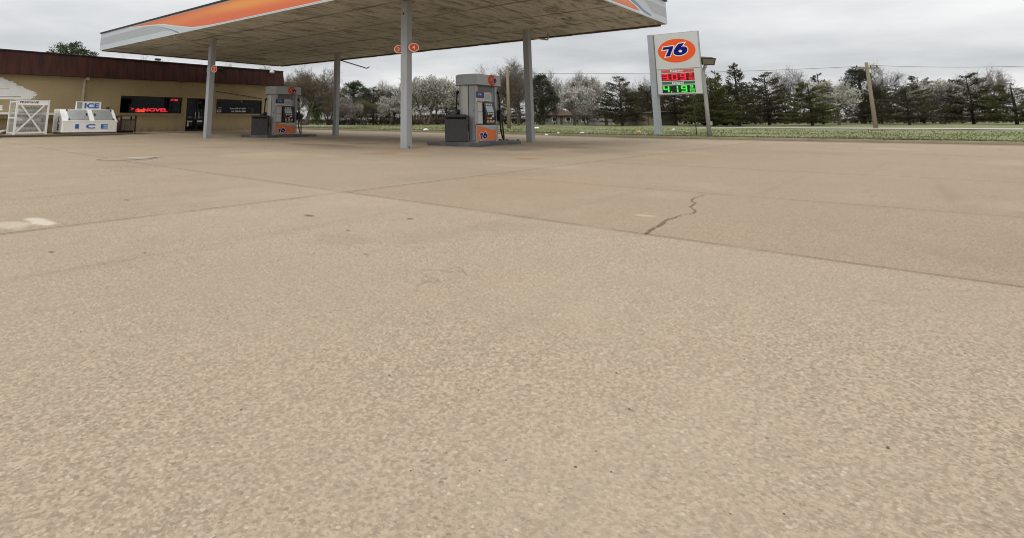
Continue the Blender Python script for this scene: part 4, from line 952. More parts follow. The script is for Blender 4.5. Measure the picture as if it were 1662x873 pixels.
for a, b, hx in ((.115, .475, .445), (.565, .925, .595)):
    c = Vector((iu0+dw*(a+b)/2, VF, z1)) + sd*(L_s*.5) + sn*.012
    mb = MB(); mb.obox(c, UX*(dw*(b-a)/2), sd*(L_s*.44), sn*.014, 'chest_door'); d_ = mb.build('door', ice, bevel=.012)
    mb = MB(); h_ = Vector((iu0+dw*hx, VF, z1)) + sd*(L_s*.5) + sn*.04; mb.obox(h_, UX*.03, sd*.06, sn*.02, 'black'); mb.build('handle', d_, bevel=.006)
    mb = MB()
    for q in (.12, .88):
        h_ = Vector((iu0+dw*(a if a < .3 else b), VF, z1)) + sd*(L_s*q) + sn*.03; mb.obox(h_, UX*.03, sd*.035, sn*.012, 'lamp_metal')
    mb.build('hinge', d_)
mb = MB()
for ch, x in (('I', 125), ('C', 147), ('E', 169.5)):
    a = PV(x, 205.5, VF); h_ = PV(x, 202, VF).z - PV(x, 209.6, VF).z
    put2d(mb, text2d(ch, .035), (a.x, VF-.006, a.z), UX, UZ, 'ice_blue', {'I': .15, 'C': .38, 'E': .30}[ch], h_)
for ch, f_ in (('I', .80), ('C', .50), ('E', .2)):
    put2d(mb, text2d(ch, .04), (iu0-.006, VF+.50, ZW+.12+(z1-ZW+.12)*f_), -UY, UZ, 'ice_navy', {'I': .09, 'C': .26, 'E': .24}[ch], .19)
mb.build('lettering', body)
a = PV(124, 174, VF+.62); b = PV(164.5, 167, VF+.62)
mb = MB(); mb.box(a.x, b.x, VF+.62, VF+.74, z2+.011, b.z+.03, 'chest'); mb.box(a.x+.02, a.x+(b.x-a.x)*.22, VF+.613, VF+.619, z2+.03, b.z+.01, 'chest_door'); sg_ = mb.build('top_sign', ice)
mb = MB(); m_ = (a.x*.36+b.x*.64); put2d(mb, text2d('ICE', .04), (m_-.02, VF+.611, (z2+b.z)/2+.01), UX, UZ, 'ice_blue', (b.x-a.x)*.60, (b.z-z2)*.72); mb.build('lettering', sg_)
mb = MB(); q = PV(176, 173.5, VF+.9); mb.box(q.x-.05, q.x+.05, q.y, q.y+.1, z2+.008, z2+.13, 'recept_d'); mb.build('latch', ice)
# brown receptacle
a = PV(193.8, 216, VF+.75); b = PV(220, 216, VF+.75); zt_ = PV(207, 188.5, VF+.75).z
rc = thing('litter_receptacle', 'brown panelled litter receptacle beside the ice chest under the window', 'litter bin', ((a.x+b.x)/2, VF+1.1, ZW))
u0, u1 = a.x, b.x; y0, y1 = VF+.75, VF+1.35
mb = MB()
for x in (u0, u1-.07):
    for y in (y0, y1-.07): mb.box(x, x+.07, y, y+.07, ZW, zt_, 'recept_d')
mb.box(u0-.01, u1+.01, y0-.01, y1+.01, zt_+.001, zt_+.04, 'recept'); mb.box(u0+.07, u1-.07, y0+.01, y0+.05, zt_-.21, zt_-.16, 'recept_d'); mb.build('frame', rc, bevel=.006)
mb = MB(); mb.box(u0+.07, u1-.07, y0+.02, y1-.02, ZW+.10, zt_-.215, 'recept')
for k in (.30, .62): x = u0+(u1-u0)*k; mb.box(x, x+.012, y0+.008, y0+.018, ZW+.12, zt_-.23, 'recept_d')
mb.box(u0+.1, u1-.1, y0+.05, y1-.05, ZW+.0, ZW+.098, 'gap_black'); mb.build('panel', rc)
mb = MB(); mb.box(u0+.08, u1-.08, y0+.06, y1-.06, zt_-.158, zt_-.001, 'pipe'); mb.box(u0+(u1-u0)*.62, u0+(u1-u0)*.72, y0+.03, y0+.055, zt_-.15, zt_-.03, 'gap_black'); mb.build('hood', rc)
# plank lying at the far left
pa, pb_ = PZ(-12, 217.2, .26), PZ(10.5, 211.5, .34)
mb = MB(); d = (pb_-pa); d.normalize(); n = Vector((-d.y, d.x, 0)).normalized(); mb.obox((pa+pb_)/2, d*((pb_-pa).length/2+.2), n*.10, d.cross(n)*.025, 'white')
mb.build('plank', label='pale plank lying on the walkway left of the white cage', cat='plank', bevel=.006)
# fill cover in the forecourt
g = PG(204, 258.3)
cv = thing('fill_cover', 'worn round iron fill cover with pale chipped rim set in the concrete', 'manhole cover', g+Vector((0, 0, .004)))
mb = MB(); mb.lathe(g, [(.50, .000), (.50, .002), (.46, .003)], 'cover', 28, 1., .9); mb.build('ring', cv)
mb = MB(); mb.lathe(g, [(.44, .003), (.44, .006), (.1, .007)], 'cover_w', 28, 1., .9); mb.build('lid', cv)
mb = MB(); pts = [g + Vector((.30+.36*math.cos(R(a))*random.uniform(.6, 1.1), .02+.20*math.sin(R(a))*random.uniform(.6, 1.2), .011)) for a in range(0, 360, 20)]; mb.face(pts, 'cover_l'); mb.build('pale_patch', cv)

# ------------------------------------------------------------------ price sign
b_ = PT(1068.2, 218.8); SU = b_.x
sign = thing('price_sign', 'tall price sign with orange oval logo and red and green prices', 'price sign', b_)
tl_, tr2, bl_, br_ = [PU(x, y, SU) for x, y in ((1059.8, 56.6), (1131.8, 50.6), (1068.6, 154.6), (1141.8, 152.9))]
vL = (tl_.y+bl_.y)/2; vR = (tr2.y+br_.y)/2; zT = (tl_.z+tr2.z)/2; zB = (bl_.z+br_.z)/2
pw = abs(PU(1072.3, 218, SU).y - PU(1064.1, 218, SU).y)*1.12
mb = MB(); mb.box(SU-.12, SU+.22, vL+.005, vL+.005+pw, b_.z-.2, zT+.0, 'post'); mb.build('post', sign, bevel=.015)
WN, HN = vL-vR, zT-zB
def SP(fx_, fz_, d=0.): return Vector((SU-d, vL-fx_*WN, zB+fz_*HN))
mb = MB(); mb.box(SU+.004, SU+.20, vR, vL-.003, zB, zT, 'sign_frame'); cab = mb.build('sign_cabinet', sign, bevel=.012)
def SB(mb, x0, x1, z0, z1, d, mt):
    a = SP(x0, z0, d); b = SP(x1, z1, d); mb.box(SU+.004-d, SU+.0035, a.y, b.y, a.z, b.z, mt)
zs = .408
mb = MB(); SB(mb, .012, .988, zs+.008, .988, .010, 'sign_face'); SB(mb, .012, .988, .012, zs-.008, .010, 'sign_face'); mb.build('face_panel', sign)
mb = MB(); put2d(mb, flat2d([ell(416, -275, 213, 133, 60)]), SP(.50, .705, .011), -UY, UZ, 'orange', WN*.845, HN*.385); lg = mb.build('logo_oval', sign)
mb = MB(); c = SP(.50, .705, .011); 
put2d(mb, L_WHITE, c+Vector((-.005, 0, 0)), -UY, UZ, 'label_white', WN*.845, HN*.385, SBOX); put2d(mb, L_BLUE, c+Vector((-.010, 0, 0)), -UY, UZ, 'navy', WN*.845, HN*.385, SBOX); mb.build('lettering', lg)
def band(z0, z1, mt, s, tw, nm):
    mb = MB(); SB(mb, .115, .845, z0, z1, .014, mt); o = mb.build(nm, sign)
    mb = MB(); put2d(mb, text2d(s, .035), SP(.475, (z0+z1)/2, .018), -UY, UZ, 'label_white', WN*tw, HN*.034); mb.build('lettering', o)
band(.352, .398, 'reg', 'Regular', .30, 'fuel_band'); band(.165, .207, 'die', 'Diesel', .25, 'fuel_band')
SEG = {'0': 'abcdef', '1': 'bc', '3': 'abgcd', '4': 'fgbc', '9': 'abcdfg'}
def seg7(mb, ch, x0, x1, z0, z1, mt, tx, tz_, d=.024):
    zm = (z0+z1)/2; g = tx*.18; gz_ = tz_*.18
    S = {'a': (x0+g, x1-g, z1-tz_, z1), 'd': (x0+g, x1-g, z0, z0+tz_), 'g': (x0+g, x1-g, zm-tz_/2, zm+tz_/2), 'f': (x0, x0+tx, zm+gz_, z1-gz_), 'b': (x1-tx, x1, zm+gz_, z1-gz_), 'e': (x0, x0+tx, z0+gz_, zm-gz_), 'c': (x1-tx, x1, z0+gz_, zm-gz_)}
    for s_ in SEG[ch]: q = S[s_]; mb.face([SP(q[0], q[2], d), SP(q[1], q[2], d), SP(q[1], q[3], d), SP(q[0], q[3], d)], mt)
def price(z0, z1, ds, dotx, mt, bg, small):
    mb = MB(); SB(mb, .115, .845, z0, z1, .018, bg); o = mb.build('price_panel', sign)
    mb = MB(); e = (z1-z0)*.07
    for ch, x0, x1 in ds: seg7(mb, ch, x0, x1, z0+e, z1-e, mt, .034, .017)
    SPq = lambda x0, x1, a, b: mb.face([SP(x0, a, .024), SP(x1, a, .024), SP(x1, b, .024), SP(x0, b, .024)], mt)
    SPq(dotx, dotx+.028, z0+.004, z0+.020)
    zm = (z0+z1)/2
    seg7(mb, '9', .735, .805, zm+.012, z1-.006, mt, .018, .010); SPq(.725, .83, zm-.004, zm+.003)
    seg7(mb, '1', .705, .745, z0+.006, zm-.012, mt, .020, .010); seg7(mb, '0', .76, .825, z0+.006, zm-.012, mt, .018, .010)
    mb.build('digits', o)
price(.223, .340, [('3', .135, .275), ('0', .345, .48), ('9', .53, .665)], .292, 'led_red', 'led_bgr', 0)
price(.030, .148, [('4', .135, .275), ('1', .40, .475), ('9', .535, .67)], .305, 'led_green', 'led_bg', 0)

# lot lamp
b_ = PT(1151.8, 222.5); Yd = b_.dot(HF)
lamp = thing('lot_lamp', 'leaning grey lamp post with square floodlight beside the price sign', 'lamp post', b_)
top = PD(1141.5, 118, Yd); bend = PD(1142.6, 111, Yd-.05); end = PD(1146.5, 104.8, Yd-.25)
mb = MB(); mb.tube([b_-UZ*.1, b_.lerp(top, .5), top, bend, end], [.085, .076, .066, .062, .06], 'pole_grey', 12); mb.build('pole', lamp, smooth=True)
hc = PD(1148.5, 99.6, Yd-.3); rt_ = RT; nv = (HF*-1 + UZ*-.55).normalized(); u2 = nv.cross(rt_).normalized(); u2 = u2 if u2.z > 0 else -u2
rt2 = (rt_*.985 - UZ*.06).normalized()
mb = MB(); w_, h_ = .285, .16
fr_ = [hc + rt2*(x*w_) + u2*(y*h_) + nv*.05 for x, y in ((-.85, -1), (1, -1), (1.05, 1), (-1.05, 1))]; bk = [hc + rt2*(x*w_*.8) + u2*(y*h_*.75) - nv*.12 for x, y in ((-.85, -1), (1, -1), (1, 1), (-1, 1))]
mb.add(fr_+bk, [(7, 6, 5, 4), (0, 1, 5, 4), (1, 2, 6, 5), (2, 3, 7, 6), (3, 0, 4, 7), (0, 3, 2, 1)], 'lamp_metal'); hd_ = mb.build('floodlight', lamp, bevel=.012)
mb = MB(); mb.face([hc + rt2*(x*w_) + u2*(y*h_) + nv*.054 for x, y in ((-.70, -.74), (.84, -.74), (.88, .70), (-.88, .70))], 'lens'); mb.build('lens', hd_)
mb = MB(); k_ = PD(1153.5, 200.5, Yd-.09); mb.obox(k_, RT*.05, UZ*.08, HF*.04, 'pole_grey'); mb.build('junction_box', lamp)
mb = MB(); q = PD(1137.5, 101, Yd-.2); mb.tube([end-UZ*.15, PD(1139, 104.5, Yd-.25), q], .012, 'pole_grey', 6); mb.build('stay', lamp)
# thin black stake
b_ = PT(1130.8, 220); t_ = PD(1130.6, 172, b_.dot(HF))
mb = MB(); mb.tube([b_-UZ*.05, Vector((b_.x, b_.y, t_.z))], .022, 'wire', 6); mb.obox(Vector((b_.x, b_.y, t_.z-.03)), RT*.05, HF*.02, UZ*.05, 'wire')
mb.build('stake', label='thin black metal stake in the grass left of the lamp post', cat='stake')

# ------------------------------------------------------------------ utility poles, cable, fence, houses, car
def base_at(x, Y): 
    X = (x-PX)/math.hypot(F, 168)*Y; p = CAM + HF*Y + RT*X; return Vector((p.x, p.y, tz(p.x, p.y)))
def upole(x, Y, ytop, label):
    b = base_at(x, Y); zt_ = PD(x, ytop, Y).z
    t = thing('utility_pole', label, 'utility pole', b, 'utility poles along the verge')
    mb = MB(); mb.tube([b-UZ*.2, b.lerp(Vector((b.x, b.y, zt_)), .5), Vector((b.x, b.y, zt_))], [.125, .11, .09], 'timber', 10); mb.build('pole', t, smooth=True)
    return t, Vector((b.x, b.y, zt_))
t, top1 = upole(826, 40, 108, 'bare pale timber utility pole behind the near pump')
mb = MB(); mb.obox(top1-UZ*.5, RT*.06, HF*.06, UZ*.12, 'lamp_metal'); mb.build('insulator', t)
t, top2 = upole(1420, 36, 102, 'timber utility pole with cross arm at the right of the verge')
mb = MB(); mb.obox(top2-UZ*.35, RT*.75, HF*.05, UZ*.05, 'timber'); mb.build('cross_arm', t)
for k in (-.65, 0.25, .65):
    mb = MB(); mb.lathe(top2-UZ*.30+RT*k-HF*.0, [(.03, 0), (.045, .05), (.02, .12)], 'lamp_metal', 8); mb.build('insulator', t)
a = PD(880, 122.5, 58); b = PD(1300, 114, 50); pts = []
for i in range(25):
    t_ = i/24; q = PD(700+(1700-700)*t_, 118, 60)
A_, B_ = PD(826, 119, 40), PD(1420, 107, 36)
pts = [A_.lerp(B_, i/30) - UZ*(.22*4*(i/30)*(1-i/30)) for i in range(31)]
E_ = PD(1760, 104, 33); pts += [B_.lerp(E_, i/12) - UZ*(.15*4*(i/12)*(1-i/12)) for i in range(1, 13)]
mb = MB(); mb.tube(pts, .011, 'wire', 5); mb.build('power_cable', label='thin overhead power cable running behind the price sign', cat='power cable')

def fence(x0, x1, Y0, Y1, h, label, gap=0):
    a, b = base_at(x0, Y0), base_at(x1, Y1); t = thing('board_fence', label, 'fence', a); n = int((b-a).length/.28); mb = MB(); d = (b-a); d.z = 0; d.normalize(); nn = Vector((-d.y, d.x, 0))
    for i in range(n):
        q = a.lerp(b, (i+.5)/n); q.z = tz(q.x, q.y)
        hh = h*random.uniform(.93, 1.03); mb.obox(q+UZ*hh/2, d*.125, nn*.015, UZ*hh/2, 'fence')
    mb.build('boards', t); mb = MB()
    for k in (.25, .8): mb.obox((a+b)/2+UZ*h*k, d*((b-a).length/2), nn*.05, UZ*.05, 'fence')
    mb.build('rail', t)
fence(655, 745, 62, 60, 1.05, 'old brown board fence under the big blossom tree')
fence(998, 1034, 56, 55, .95, 'short run of dark board fence below the tall cedar left of the sign')
def house(name, label, x0, x1, Y, depth, ywall, yroof, wallm, roofm, hip=.0, cat='house', doors=(), wins=(), flat=False):
    a, b = base_at(x0, Y), base_at(x1, Y); zb = min(a.z, b.z)-.1; zw = PD((x0+x1)/2, ywall, Y).z; zr = PD((x0+x1)/2, yroof, Y).z
    d = (b-a); d.z = 0; Lh = d.length; d.normalize(); n = Vector((-d.y, d.x, 0)); n = n if n.dot(HF) > 0 else -n
    t = thing(name, label, cat, Vector((a.x, a.y, zb)))
    def Q(s, k, z): q = a + d*s + n*k; return Vector((q.x, q.y, z))
    mb = MB(); mb.extr([Q(0, 0, zb), Q(Lh, 0, zb), Q(Lh, depth, zb), Q(0, depth, zb)], UZ*(zw-zb), wallm); w = mb.build('wall', t)
    mb = MB(); e = .3
    if flat: mb.extr([Q(-e, -e, zw+.003), Q(Lh+e, -e, zw+.003), Q(Lh+e, depth+e, zw+.003), Q(-e, depth+e, zw+.003)], UZ*(zr-zw), roofm)
    else:
        P = [Q(-e, -e, zw-.05), Q(Lh+e, -e, zw-.05), Q(Lh+e, depth+e, zw-.05), Q(-e, depth+e, zw-.05), Q(hip, depth/2, zr), Q(Lh-hip, depth/2, zr)]
        mb.add(P, [(0, 1, 5, 4), (2, 3, 4, 5), (1, 2, 5), (3, 0, 4), (0, 3, 2, 1)], roofm)
    mb.build('roof', t)
    for s0, s1, z0, z1_ in wins:
        mb = MB(); mb.extr([Q(Lh*s0, -.03, zb+(zw-zb)*z0), Q(Lh*s1, -.03, zb+(zw-zb)*z0), Q(Lh*s1, -.03, zb+(zw-zb)*z1_), Q(Lh*s0, -.03, zb+(zw-zb)*z1_)], n*.028, 'white'); wn = mb.build('window', t)
        m0, m1 = s0+(s1-s0)*.12, s1-(s1-s0)*.12; mb = MB(); k0, k1 = z0+(z1_-z0)*.12, z1_-(z1_-z0)*.12
        mb.face([Q(Lh*m0, -.034, zb+(zw-zb)*k0), Q(Lh*m1, -.034, zb+(zw-zb)*k0), Q(Lh*m1, -.034, zb+(zw-zb)*k1), Q(Lh*m0, -.034, zb+(zw-zb)*k1)], 'win_dark'); mb.build('pane', wn)
    for s0, s1 in doors:
        mb = MB(); mb.extr([Q(Lh*s0, -.03, zb+.1), Q(Lh*s1, -.03, zb+.1), Q(Lh*s1, -.03, zb+(zw-zb)*.85), Q(Lh*s0, -.03, zb+(zw-zb)*.85)], n*.028, 'fence'); mb.build('door', t)
    return t
house('cottage', 'small pale house with rusty brown roof behind the white blossom trees', 889, 936, 60, 5, 187, 174.5, 'siding', 'shingle', 1.3, wins=((.15, .32, .35, .8), (.62, .8, .35, .8)), doors=((.42, .52),))
house('cottage', 'long house with grey-brown roof half hidden by blossom left of the tall cedar', 938, 992, 59, 5, 186, 177.5, 'siding', 'shingle_g', .4, wins=((.1, .25, .3, .75), (.35, .5, .3, .75)))
house('trailer', 'white sheet-sided trailer behind the tall cedar left of the sign', 966, 994, 53.5, 3, 184.5, 183.4, 'siding_w', 'siding_w', cat='trailer', flat=True, wins=((.1, .22, .4, .75),), doors=((.55, .72),))
house('shed', 'tan block shed with flat roof left of the sign post', 1034.5, 1063, 51, 3, 184, 182.8, 'siding_t', 'roofing', cat='shed', flat=True, doors=((.60, .66),))
house('shed', 'dark olive flat-roofed shed under the sign right of its post', 1070, 1096, 50, 3, 182.5, 181.3, 'siding_g', 'roofing', cat='shed', flat=True)
# parked car at the right
def car(x0, x1, Y, label):
    a, b = base_at(x0, Y), base_at(x1, Y); d = b-a; d.z = 0; Lc = d.length; d.normalize(); n = Vector((-d.y, d.x, 0)); z0 = (a.z+b.z)/2+.02; hs = 1.12
    t = thing('parked_car', label, 'car', Vector((a.x, a.y, z0)))
    def Q(s, k, z): q = a + d*(s*Lc) + n*k; return Vector((q.x, q.y, z0+z*hs))
    low = [(.0, .22), (.0, .5), (.03, .62), (.22, .70), (.30, .72), (.84, .72), (.97, .68), (1., .5), (1., .22)]
    mb = MB(); mb.extr([Q(s, 0, z) for s, z in low], n*1.75, 'car')
    cab_ = [(.20, .70), (.33, .97), (.42, 1.03), (.66, 1.03), (.76, .97), (.90, .70)]
    P = [Q(s, .14, z) for s, z in cab_] + [Q(s, 1.61, z) for s, z in cab_]; m_ = len(cab_)
    mb.add(P, [tuple(range(m_))[::-1], tuple(range(m_, 2*m_))] + [(i, (i+1) % m_, m_+(i+1) % m_, m_+i) for i in range(m_)], 'car'); body = mb.build('body', t, bevel=.05)
    mb = MB(); mb.face([Q(s, .128, z) for s, z in ((.27, .74), (.35, .94), (.54, .98), (.54, .74))], 'win_dark'); mb.face([Q(s, .128, z) for s, z in ((.56, .74), (.56, .98), (.72, .94), (.82, .74))], 'win_dark'); mb.build('side_window', t)
    for s in (.18, .80):
        for k in (-.02, 1.57):
            c = Q(s, k, .25); mb = MB(); pts = [c + d*(.32*math.cos(R(q))) + UZ*(.32*math.sin(R(q))) for q in range(0, 360, 20)]; mb.extr(pts, n*.2, 'tyre'); w = mb.build('wheel', t)
            mb = MB(); sg = -.01 if k < 0 else .21; pts = [c + n*sg + d*(.19*math.cos(R(q))) + UZ*(.19*math.sin(R(q))) for q in range(0, 360, 20)]; mb.face(pts, 'rim'); mb.build('rim', w)
    for s, mt in ((.002, 'red'), (.998, 'label_white')):
        for k in (.1, 1.35): mb = MB(); q = Q(s, k+.15, .58); mb.obox(q, d*.02, n*.15, UZ*.06, mt); mb.build('headlight' if s > .5 else 'tail_light', t)
car(1151, 1204, 49.5, 'black car parked under the trees right of the lamp post')

# loose grit: nobody could count it
mb = MB(); rg = random.Random(77)
for i in range(1500):
    d = 0.7+9*rg.random()**1.4; a = R(rg.uniform(-42, 50)); q = (HF*math.cos(a)+RT*math.sin(a))*d; sz = .0010+.0028*rg.random()**3; c = Vector((q.x, q.y, gz(q.x, q.y)+sz*.3))
    P = [c + Vector((sz*rg.uniform(.7, 1.4)*math.cos(t), sz*rg.uniform(.7, 1.2)*math.sin(t), 0)) for t in (0, 1.1, 2.2, 3.2, 4.2, 5.3)] + [c + Vector((0, 0, sz*rg.uniform(.5, .9)))]
    mb.add(P, [(j, (j+1) % 6, 6) for j in range(6)], rg.choice(['walk', 'pipe', 'bark_g', 'walk', 'cover_l']))
mb.build('gravel', kind='stuff', label='loose grit scattered on the concrete', cat='grit')
# litter on the verge
for x, y, s, mt, lb in ((945, 221.3, .16, 'litter', 'crumpled white paper on the kerb between pump and sign'), (906, 220.8, .10, 'litter', 'flat white scrap at the kerb behind the right canopy column'), (871, 209.5, .20, 'litter', 'white bag lying on the grass right of the right canopy column'), (887, 217.3, .14, 'litter', 'pale blue-white scrap just behind the kerb right of the canopy column'), (1036.5, 216, .16, 'litter_o', 'small orange wrapper on the grass left of the sign post'), (1093, 211.8, .13, 'litter', 'white scrap on the grass right of the sign post'), (691, 213.0, .22, 'litter', 'long pale scrap along the kerb left of the near bin'), (524, 205.8, .10, 'litter', 'tiny white scrap on grass left of the second canopy column')):
    p = PT(x, y); rr = random.Random(int(x)); mb = MB(); n = 9; P = []
    ring = [(math.cos(2*math.pi*i/n)*s*rr.uniform(.7, 1.2), math.sin(2*math.pi*i/n)*s*rr.uniform(.5, .9)) for i in range(n)]
    P = [Vector((p.x+q[0], p.y+q[1], p.z+.02+rr.uniform(0, s*.25))) for q in ring] + [Vector((p.x+q[0]*.4, p.y+q[1]*.4, p.z+.04+rr.uniform(s*.1, s*.5))) for q in ring] + [Vector((p.x, p.y, p.z+.03+s*.2))]
    mb.add(P, [(i, (i+1) % n, n+(i+1) % n, n+i) for i in range(n)] + [(n+i, n+(i+1) % n, 2*n) for i in range(n)], mt)
    mb.build('litter_scrap', label=lb, cat='litter')

# ------------------------------------------------------------------ trees
def rv(rg): 
    while True:
        q = Vector((rg.uniform(-1, 1), rg.uniform(-1, 1), rg.uniform(-1, 1)))
        if .05 < q.length < 1: return q.normalized()
def quad(mb, c, s, rg, mt, asp=1., nrm=None):
    a = rv(rg); b = rv(rg).cross(a).normalized(); mb.add([c-a*s*asp-b*s*.5, c+a*s*asp-b*s*.5, c+a*s*asp*.7+b*s*.6, c-a*s*asp*.8+b*s*.5], [(0, 1, 2, 3)], mt)
def broadleaf(seed, H=7., forks=1, trunk=.22, spread=1., twigm='twig', leaf=None, nleaf=0, lsize=.08, upright=.10, bark='bark', twn=7, tw_len=.75):
    rg = random.Random(seed); wood = MB(); crown = MB(); tips = []
    def br(p, d, L, r, lev):
        n = 4 if lev < 3 else 2; pts = [p]; rs = [r]; q = p.copy()
        for i in range(n):
            d = (d + rv(rg)*(.20 if lev else .08) + UZ*(upright if lev else .1)).normalized(); q = q + d*(L/n); pts.append(q.copy()); rs.append(r*(1-.62*(i+1)/n))
            if lev < 3 and (i >= 1 or lev > 0):
                for k in range({0: 3, 1: 2, 2: 2}[lev]):
                    ax = rv(rg).cross(d).normalized(); nd = (d*math.cos(R(rg.uniform(28, 58))) + ax*math.sin(R(rg.uniform(28, 58)))).normalized()
                    nd = (nd + Vector((nd.x, nd.y, 0))*.25*spread).normalized()
                    br(q.copy(), nd, L*rg.uniform(.45, .72)*(1-.25*i/n)*(1.15 if lev == 0 else 1), rs[-1]*.62, lev+1)
        wood.tube(pts, rs, bark, {0: 9, 1: 6, 2: 4, 3: 3}[lev], caps=False)
        if lev >= 2:
            for k in range(twn if lev == 3 else twn//2):
                t = rg.random(); i = min(n-1, int(t*n)); c = pts[i].lerp(pts[i+1], t*n-i); nd = (d + rv(rg)*.9 + UZ*.25).normalized(); l = tw_len*rg.uniform(.4, 1.1); w = rv(rg).cross(nd).normalized()*.011
                e = c+nd*l+rv(rg)*l*.15; crown.add([c-w, c+w, e], [(0, 1, 2)], twigm); m_ = c.lerp(e, .45); e2 = m_+(nd+rv(rg)*.8).normalized()*l*.5; crown.add([m_-w*.7, m_+w*.7, e2], [(0, 1, 2)], twigm)
                tips.append((c, e))
    for f_ in range(forks):
        a = 2*math.pi*f_/forks+rg.random(); tilt = 0 if forks == 1 else .45
        br(Vector((math.cos(a)*.08*(forks > 1), math.sin(a)*.08*(forks > 1), -.1)), Vector((math.cos(a)*tilt, math.sin(a)*tilt, 1)).normalized(), H*.58, trunk if forks == 1 else trunk*.75, 0)
    if leaf:
        for i in range(nleaf):
            c, e = rg.choice(tips); q = c.lerp(e, rg.random())+rv(rg)*.05; quad(crown, q, lsize*rg.uniform(.5, 1.2), rg, leaf)
    return finish(wood, crown, H)
def finish(wood, crown, H):
    zs = [q[2] for q in wood.v]+[q[2] for q in crown.v]; k = H/max(zs)
    for m_ in (wood, crown): m_.v = [(x*k, y*k, z*k) for x, y, z in m_.v]
    out = []
    for m_, nm in ((wood, 'trunk'), (crown, 'crown')):
        me = bpy.data.meshes.new(nm); me.from_pydata(m_.v, [], m_.f)
        for mt in m_.mats: me.materials.append(M[mt])
        me.polygons.foreach_set('material_index', m_.mi); me.update(); out.append(me)
    rx = sorted(math.hypot(q[0], q[1]) for q in crown.v); return out, H, rx[int(len(rx)*.93)]
def cedar(seed, H=7., W=2., leaf='cedar', nb=120, per=80, shape=.55, low=.06):
    rg = random.Random(seed); wood = MB(); crown = MB()
    wood.tube([(0, 0, -.1), (.05, .03, H*.5), (0, 0, H*.97)], [.11, .07, .02], 'bark_d', 8)
    lob = [(rg.uniform(0, 6.283), rg.uniform(.0, .9), rg.uniform(.75, 1.25)) for _ in range(16)]
    for b in range(nb):
        t = low+(1-low)*(1-(1-rg.random()*.995)**.62); z = H*t; a = rg.uniform(0, 6.283)
        r = W*((1-t)**shape)*(.60+.40*math.sin(min(1, (t+.10)/.32)*math.pi/2))
        for la, lt, lk in lob:
            da = abs((a-la+math.pi) % (2*math.pi)-math.pi)
            if da < .7 and abs(t-lt) < .14: r *= lk
        r = r*rg.uniform(.65, 1.12)+.08
        d = Vector((math.cos(a), math.sin(a), rg.uniform(-.05, .35)+.5*t)).normalized(); p0 = Vector((0, 0, z)); e = p0+d*r
        wood.tube([p0, p0.lerp(e, .5)-UZ*.06, e], [.03, .018, .006], 'bark_d', 4, caps=False)
        nk = int(per*(.35+.65*min(1, r/W)))
        for k in range(nk):
            f_ = rg.uniform(.22, 1.)**.6; side = Vector((-d.y, d.x, 0))*rg.gauss(0, .17*(1.25-f_)*r+.05); c = p0.lerp(e, f_)+side+UZ*rg.gauss(.02, .07); s_ = rg.uniform(.045, .10)
            u_ = (d*.8+rv(rg)*.7+UZ*.45+side*.8).normalized(); v_ = rv(rg).cross(u_).normalized(); crown.add([c-v_*s_*.4, c+u_*s_*.6+v_*s_*.35, c+u_*s_*1.9, c+u_*s_*.5-v_*s_*.45], [(0, 1, 2, 3)], leaf)
    return finish(wood, crown, H)
def pine(seed, H=8., W=2.2, leaf='pine', clear=.45, nc=110, per=90, cs=.42, flat=.8):
    rg = random.Random(seed); wood = MB(); crown = MB()
    wood.tube([(0, 0, -.1), (.1, .05, H*.4), (.0, .1, H*.75), (.05, .05, H*.95)], [.24, .18, .1, .03], 'bark', 9)
    for i in range(nc):
        a = rg.uniform(0, 6.283); t = rg.random(); el = math.sin(math.pi*min(1, .12+.88*t)**.8); z = H*(clear+(1-clear)*t*.96); r = W*max(.18, (math.sin(math.pi*(.18+.80*t)))**.7)*math.sqrt(rg.uniform(.15, 1.))
        c = Vector((math.cos(a)*r, math.sin(a)*r, z)); base = Vector((.03, .06, max(H*clear*.8, z-r*.45-.2)))
        wood.tube([base, base.lerp(c, .55)+UZ*.05, c], [.05, .03, .012], 'bark', 4, caps=False)
        s_ = cs*rg.uniform(.6, 1.25)
        for k in range(per):
            q = rv(rg)*s_*(rg.random()**.45); q.z *= flat; p = c+q; dd = (q.normalized()+UZ*.4+rv(rg)*.5).normalized(); l = rg.uniform(.10, .22); w = rv(rg).cross(dd).normalized()*l*.22
            crown.add([p-w, p+w, p+dd*l], [(0, 1, 2)], leaf)
    return finish(wood, crown, H)
def shrub(seed, H=2., W=1.2, leaf='shrub', n=2200):
    rg = random.Random(seed); wood = MB(); crown = MB()
    for i in range(9):
        a = rg.uniform(0, 6.28); e = Vector((math.cos(a)*W*rg.uniform(.2, .8), math.sin(a)*W*rg.uniform(.2, .8), H*rg.uniform(.6, .95))); wood.tube([(0, 0, -.05), e*.5+UZ*.1, e], [.03, .02, .006], 'bark', 4, caps=False)
        for k in range(n//9): quad(crown, e*rg.uniform(.4, 1.)+rv(rg)*W*.5*rg.random(), rg.uniform(.03, .08), rg, leaf)
    return finish(wood, crown, H)
